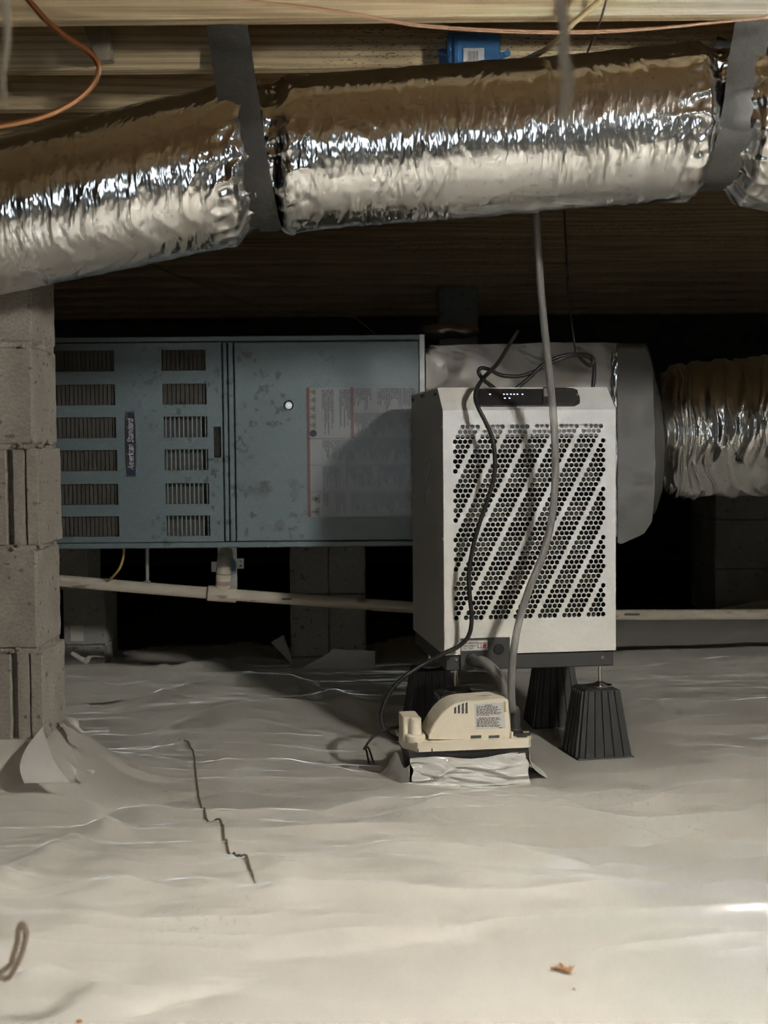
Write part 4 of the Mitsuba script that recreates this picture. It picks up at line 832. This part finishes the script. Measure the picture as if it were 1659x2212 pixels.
# ------------------------------------------------------------------ hoses and cords
def hollow(pts, r0, r1):
    a, b = tube(pts, r0, 18, 10, caps=False), tube(pts, r1, 18, 10, caps=False); t, N, B = frames(spline(pts, 10))
    if np.einsum('ij,ij->i', a.face_normals, a.triangles_center - np.repeat(spline(pts, 10)[:1], len(a.faces), 0)).sum() < 0: pass
    f = a.faces; c = spline(pts, 10)[len(spline(pts, 10)) // 2]; k = np.argmin(np.linalg.norm(a.triangles_center - c, axis=1))
    if a.face_normals[k] @ (a.triangles_center[k] - c) < 0: a.invert(); b.invert()
    b.invert(); n = 18; e = len(a.vertices); j = np.arange(n); V = np.vstack([a.vertices, b.vertices]); L = e - n
    ring = [[j_, (j_ + 1) % n, e + j_] for j_ in j] + [[(j_ + 1) % n, e + (j_ + 1) % n, e + j_] for j_ in j] + [[L + (j_ + 1) % n, L + j_, e + L + j_] for j_ in j] + [[e + L + (j_ + 1) % n, L + (j_ + 1) % n, e + L + j_] for j_ in j]
    return trimesh.Trimesh(V, np.vstack([a.faces, b.faces + e, np.array(ring)]), process=False)
TB = PO + QX * (f0 + 0.004) + QY * 0.03
tp = [P(1150, 330, 2.80), P(1155, 400, 2.80), P(1159, 470, 2.80), P(1166, 600, 2.84), P(1175, 700, 2.88), P(1185, 790, 2.92), P(1193, 870, 2.955), P(1199, 960, 2.975), P(1199, 1040, 2.98), P(1192, 1120, 2.98), P(1172, 1200, 2.97), P(1144, 1270, 2.95), P(1122, 1340, 2.93), P(1109, 1410, 2.91), P(1105, 1470, 2.90), P(1107, 1530, 2.892), [TB[0], TB[1], lzt + 0.056], [TB[0], TB[1], lzt + 0.018]]
put('drain_tube', hollow(tp, 0.0080, 0.0056), 'clear_vinyl', True, label='long clear vinyl tube hanging from the joists down to the pump', cat='tube')
oo = DO + DX * du(1020, 1424)[0] + DZ * du(1020, 1424)[1]
hp = [oo - DY * 0.010, oo - DY * 0.045 + DX * 0.004, P(1042, 1429, 2.985), P(1062, 1443, 2.97), P(1079, 1465, 2.965), P(1090, 1492, 2.965), P(1097, 1524, 2.965), P(1100, 1560, 2.965), P(1101, 1596, 2.965)]
put('outlet_hose', hollow(hp, 0.0120, 0.0092), 'clear_vinyl', True, label='short fat clear hose arching from the dehumidifier outlet to the pump', cat='hose')
cp = [P(1118, 715, 3.32), P(1100, 745, 3.28), P(1075, 785, 3.22), P(1046, 815, 3.14), P(1031, 838, 3.06), P(1027, 860, 3.025), P(1034, 882, 3.01), P(1049, 912, 3.005), P(1063, 945, 3.00), P(1069, 985, 3.00), P(1067, 1030, 3.00), P(1053, 1080, 3.00), P(1036, 1130, 3.00), P(1021, 1185, 3.00), P(1013, 1240, 3.00), P(1015, 1290, 3.00), P(1019, 1335, 3.00), P(1013, 1372, 3.00), P(992, 1395, 3.00), P(960, 1411, 2.995), P(920, 1432, 2.99), P(880, 1457, 2.97), P(848, 1487, 2.96), P(828, 1525, 2.95), P(824, 1558, 2.945), P(836, 1583, 2.94), P(856, 1595, 2.94), P(882, 1597, 2.94)]
put('pump_cord', tube(cp, 0.0046, 12, 8), 'black_rubber', True, label='black power cord looping over the dehumidifier and down its front to the pump', cat='cord')
lp = [P(1218, 430, 3.30), P(1222, 520, 3.30), P(1229, 640, 3.30), P(1238, 720, 3.30), P(1246, 762, 3.30), P(1262, 782, 3.29), P(1276, 790, 3.28), P(1282, 776, 3.28), P(1268, 766, 3.29), P(1240, 765, 3.30), P(1205, 772, 3.30), P(1170, 790, 3.29), P(1148, 812, 3.28), P(1120, 835, 3.27), P(1100, 846, 3.27)]
put('hanging_cord', tube(lp, [0.0026] * 5 + [0.0046] * 10, 10, 8), 'black_rubber', True, label='thin black cord hanging from the joists into the knot behind the dehumidifier', cat='cord')
lq = [P(1279, 860, 3.29), P(1281, 835, 3.29), P(1284, 800, 3.29), P(1280, 778, 3.285), P(1262, 768, 3.29), P(1232, 769, 3.30), P(1196, 782, 3.30), P(1160, 800, 3.29), P(1125, 812, 3.28), P(1085, 811, 3.27), P(1058, 799, 3.26), P(1040, 795, 3.25), P(1034, 804, 3.25), P(1044, 820, 3.25), P(1062, 834, 3.26), P(1082, 848, 3.27)]
put('knotted_cord', tube(lq, 0.0046, 10, 8), 'black_rubber', True, label='knotted black cord rising behind the right of the dehumidifier top', cat='cord')
for k, pts in enumerate(([(868, 1568), (838, 1573), (808, 1588), (790, 1612), (796, 1636), (808, 1650)], [(868, 1571), (836, 1577), (806, 1592), (787, 1618), (789, 1634), (797, 1650)])):
    cpt = [P(*q, 2.93 - 0.035 * min(i, 4) / 4) for i, q in enumerate(pts)]
    e = on_floor(*pts[-1], 0.0); cpt[-1] = e; cpt[-2] = np.array([cpt[-2][0], (cpt[-3][1] + e[1]) / 2, cpt[-2][2]])
    put('switch_wire' if k == 0 else 'switch_wire_001', tube(cpt, 0.0019, 8, 8), 'black_rubber', True, label=('thin black wire bowing out left of the pump, the outer right one of two', 'thin black wire bowing furthest left of the pump, outermost of two')[k], cat='wire')
# wires and tube under the joists
put('copper_tube', tube([P(20, -60, 2.02), P(62, 0, 2.02), P(98, 42, 2.02), P(140, 78, 2.02), P(186, 108, 2.02), P(209, 132, 2.02), P(213, 155, 2.02), P(200, 184, 2.02), P(165, 217, 2.02), P(110, 246, 2.02), P(50, 263, 2.02), P(-20, 275, 2.02), P(-160, 296, 2.02)], 0.0042, 12, 10), 'copper', True, label='thin bent copper tube curving below the joists at the upper left', cat='tube')
wp = [(380, -24), (520, 0), (640, 12), (760, 28), (860, 46), (920, 54), (1050, 63), (1180, 67), (1300, 66), (1430, 59), (1540, 48), (1659, 36), (1800, 16)]
for k, dy in enumerate((0, 4.5)):
    put('earth_wire' if k == 0 else 'earth_wire_001', tube([P(x, y + dy * max(0, min(1, (x - 500) / 400)) * (1 - 0.6 * (x > 1400)), 2.24 - 0.01 * k) for x, y in wp], 0.0017, 8, 8), 'm_copper_wire', True, label=('upper of two bare copper wires strung across in front of the joists', 'lower of two bare copper wires strung across in front of the joists')[k], cat='wire')
put('tan_cable', tube([P(1345, -40, 2.32), P(1296, 2, 2.33), P(1250, 40, 2.35), P(1215, 74, 2.37), P(1180, 106, 2.47), P(1140, 126, 2.62), P(1090, 146, 2.76)], 0.0048, 10, 8), 'm_tan_cable', True, label='tan sheathed cable slanting down behind the foil duct', cat='cable')
put('dark_wire', tube([P(1318, -30, 2.36), P(1307, 10, 2.36), P(1297, 45, 2.38), P(1283, 78, 2.46), P(1272, 106, 2.60), P(1262, 130, 2.74)], 0.0018, 8, 8), 'm_dark_wire', True, label='thin dark wire beside the tan cable at the top right', cat='wire')
put('faint_wire', tube([P(240, 520, 4.4), P(345, 580, 4.4), P(420, 608, 4.4), P(500, 642, 4.4), P(590, 672, 4.35), P(680, 681, 4.3), P(755, 684, 4.2), P(785, 700, 4.15), P(812, 724, 4.1)], 0.0016, 6, 8), 'm_grey_wire', True, label='faint thin wire sagging in the dark above the furnace', cat='wire')
put('white_strand', tube([P(1196, -40, 1.0), P(1210, 0, 1.0), P(1218, 60, 1.0), P(1217, 110, 1.0), P(1225, 170, 1.0), P(1220, 225, 1.0), P(1214, 262, 1.0)], [0.0036, 0.0038, 0.0034, 0.0038, 0.0042, 0.0040, 0.001], 10, 8), 'fibre', True, label='blurred dusty strand hanging in front of the foil duct', cat='strand')
put('white_strand_001', tube([P(12, -40, 1.1), P(11, 0, 1.1), P(16, 60, 1.1), P(15, 100, 1.1), P(7, 160, 1.1), P(7, 200, 1.1), P(18, 236, 1.1)], [0.0032, 0.0032, 0.003, 0.0026, 0.002, 0.002, 0.0008], 10, 8), 'fibre', True, label='blurred pale strand hanging at the upper left corner', cat='strand')
# blue box on the joist
bx = P(1022, 100, 2.66)
q = [P(x, y, 2.665) for x, y in ((966, 72), (1080, 72), (966, 150))]
bxm = cbox(q[0][0], q[1][0], 2.655, 2.72, q[2][2], q[0][2], 0.004)
put('junction_box__body', join(bxm, cbox(q[0][0] + 0.012, q[0][0] + 0.020, 2.648, 2.656, q[2][2], q[0][2] - 0.005, 0.001)), 'blue_plastic')
tbp = [P(1078, 106, 2.69), P(1092, 118, 2.69)]
put('junction_box__ear', join(cyl(P(970, 122, 2.69), P(946, 112, 2.69), 0.005, 10), cbox(P(950, 130, 2.69)[0], q[0][0] + .002, 2.69, 2.715, q[2][2], P(950, 105, 2.69)[2], 0.002)), 'blue_plastic', 30)
put('junction_box__ear', join(cyl(P(1076, 122, 2.69), P(1096, 116, 2.69), 0.005, 10), lathe(P(1096, 116, 2.685), [(0, 0), (0.006, 0), (0.006, 0.004), (0, 0.004)], (0, -1, 0)), cbox(q[1][0] - 0.002, P(1088, 130, 2.69)[0], 2.69, 2.715, q[2][2], P(1080, 112, 2.69)[2], 0.002)), 'blue_plastic', 30)
a, b = P(1001, 150, 2.654), P(1046, 104, 2.654)
put('junction_box__sticker', cbox(a[0], b[0], 2.6525, 2.6555, a[2], b[2]), 'sticker', label='pale sticker')
put('junction_box__sticker__code', join(*[cbox(a[0] + 0.008 + 0.0022 * i, a[0] + 0.0088 + 0.0022 * i + 0.0006 * (i % 3), 2.6518, 2.6526, a[2], b[2] - 0.006) for i in range(9)]), 'sticker_grey')
lab('junction_box', 'blue plastic junction box with pale sticker fixed to a joist above the duct', 'junction box')

# ------------------------------------------------------------------ things on the floor
lf = on_floor(1213, 2100); 
out = [(-0.0125, 0.010), (-0.006, 0.013), (-0.001, 0.012), (0.000, 0.020), (0.004, 0.013), (0.010, 0.009), (0.0125, 0.012), (0.0135, 0.006), (0.017, 0.004), (0.014, 0.001), (0.011, -0.001), (0.004, 0.001), (-0.003, 0.004), (-0.009, 0.0055), (-0.0145, 0.006)]
lm = dice(extr(Polygon(out), 0.0006), 0.003); v = lm.vertices.copy(); v[:, 1] *= 1.6; v[:, 2] += 0.003 + 4.5 * v[:, 0] ** 2 * 3 + 0.002 * np.sin(v[:, 1] * 300); lm.vertices = v + lf + [0, -0.008, 0]
put('dry_leaf', lm, 'm_dry_leaf', 40, label='curled dry brown leaf lying on the white liner', cat='leaf')
def crumb(key, px, py, s, label):
    i = trimesh.creation.icosphere(1, s); i.apply_scale([1.3, 1.2, 0.6]); i = lump(i, s * 0.5, 160, int(px)); i.apply_translation(on_floor(px, py) + [0, 0, s * 0.4]); put(key, i, 'm_dry_leaf', label=label, cat='leaf bit')
crumb('leaf_bit', 1240, 2138, 0.0022, 'small brown crumb just below the dry leaf'); crumb('leaf_bit_001', 171, 2208, 0.0032, 'brown crumb at the bottom edge, lower left')
crumb('leaf_bit_002', 1028, 1851, 0.0018, 'dark speck on the liner below the pump'); crumb('leaf_bit_003', 250, 2054, 0.0014, 'tiny speck on the liner at the lower left')
bl_ = [P(-60, 2100, 1.60), P(0, 2112, 1.60), P(20, 2110, 1.60), P(40, 2075, 1.60), P(53, 2035, 1.60), P(55, 2010, 1.60), P(47, 1996, 1.60), P(40, 2008, 1.60), P(37, 2035, 1.60), P(28, 2065, 1.60), P(18, 2088, 1.60), P(-30, 2120, 1.60)]
off = np.array([0, 0.0, 0])
put('cable_loop', tube(bl_, 0.0030, 10, 10), 'brown_cable', True, label='blurred brown loop of cable standing at the left edge near the bottom', cat='cable')
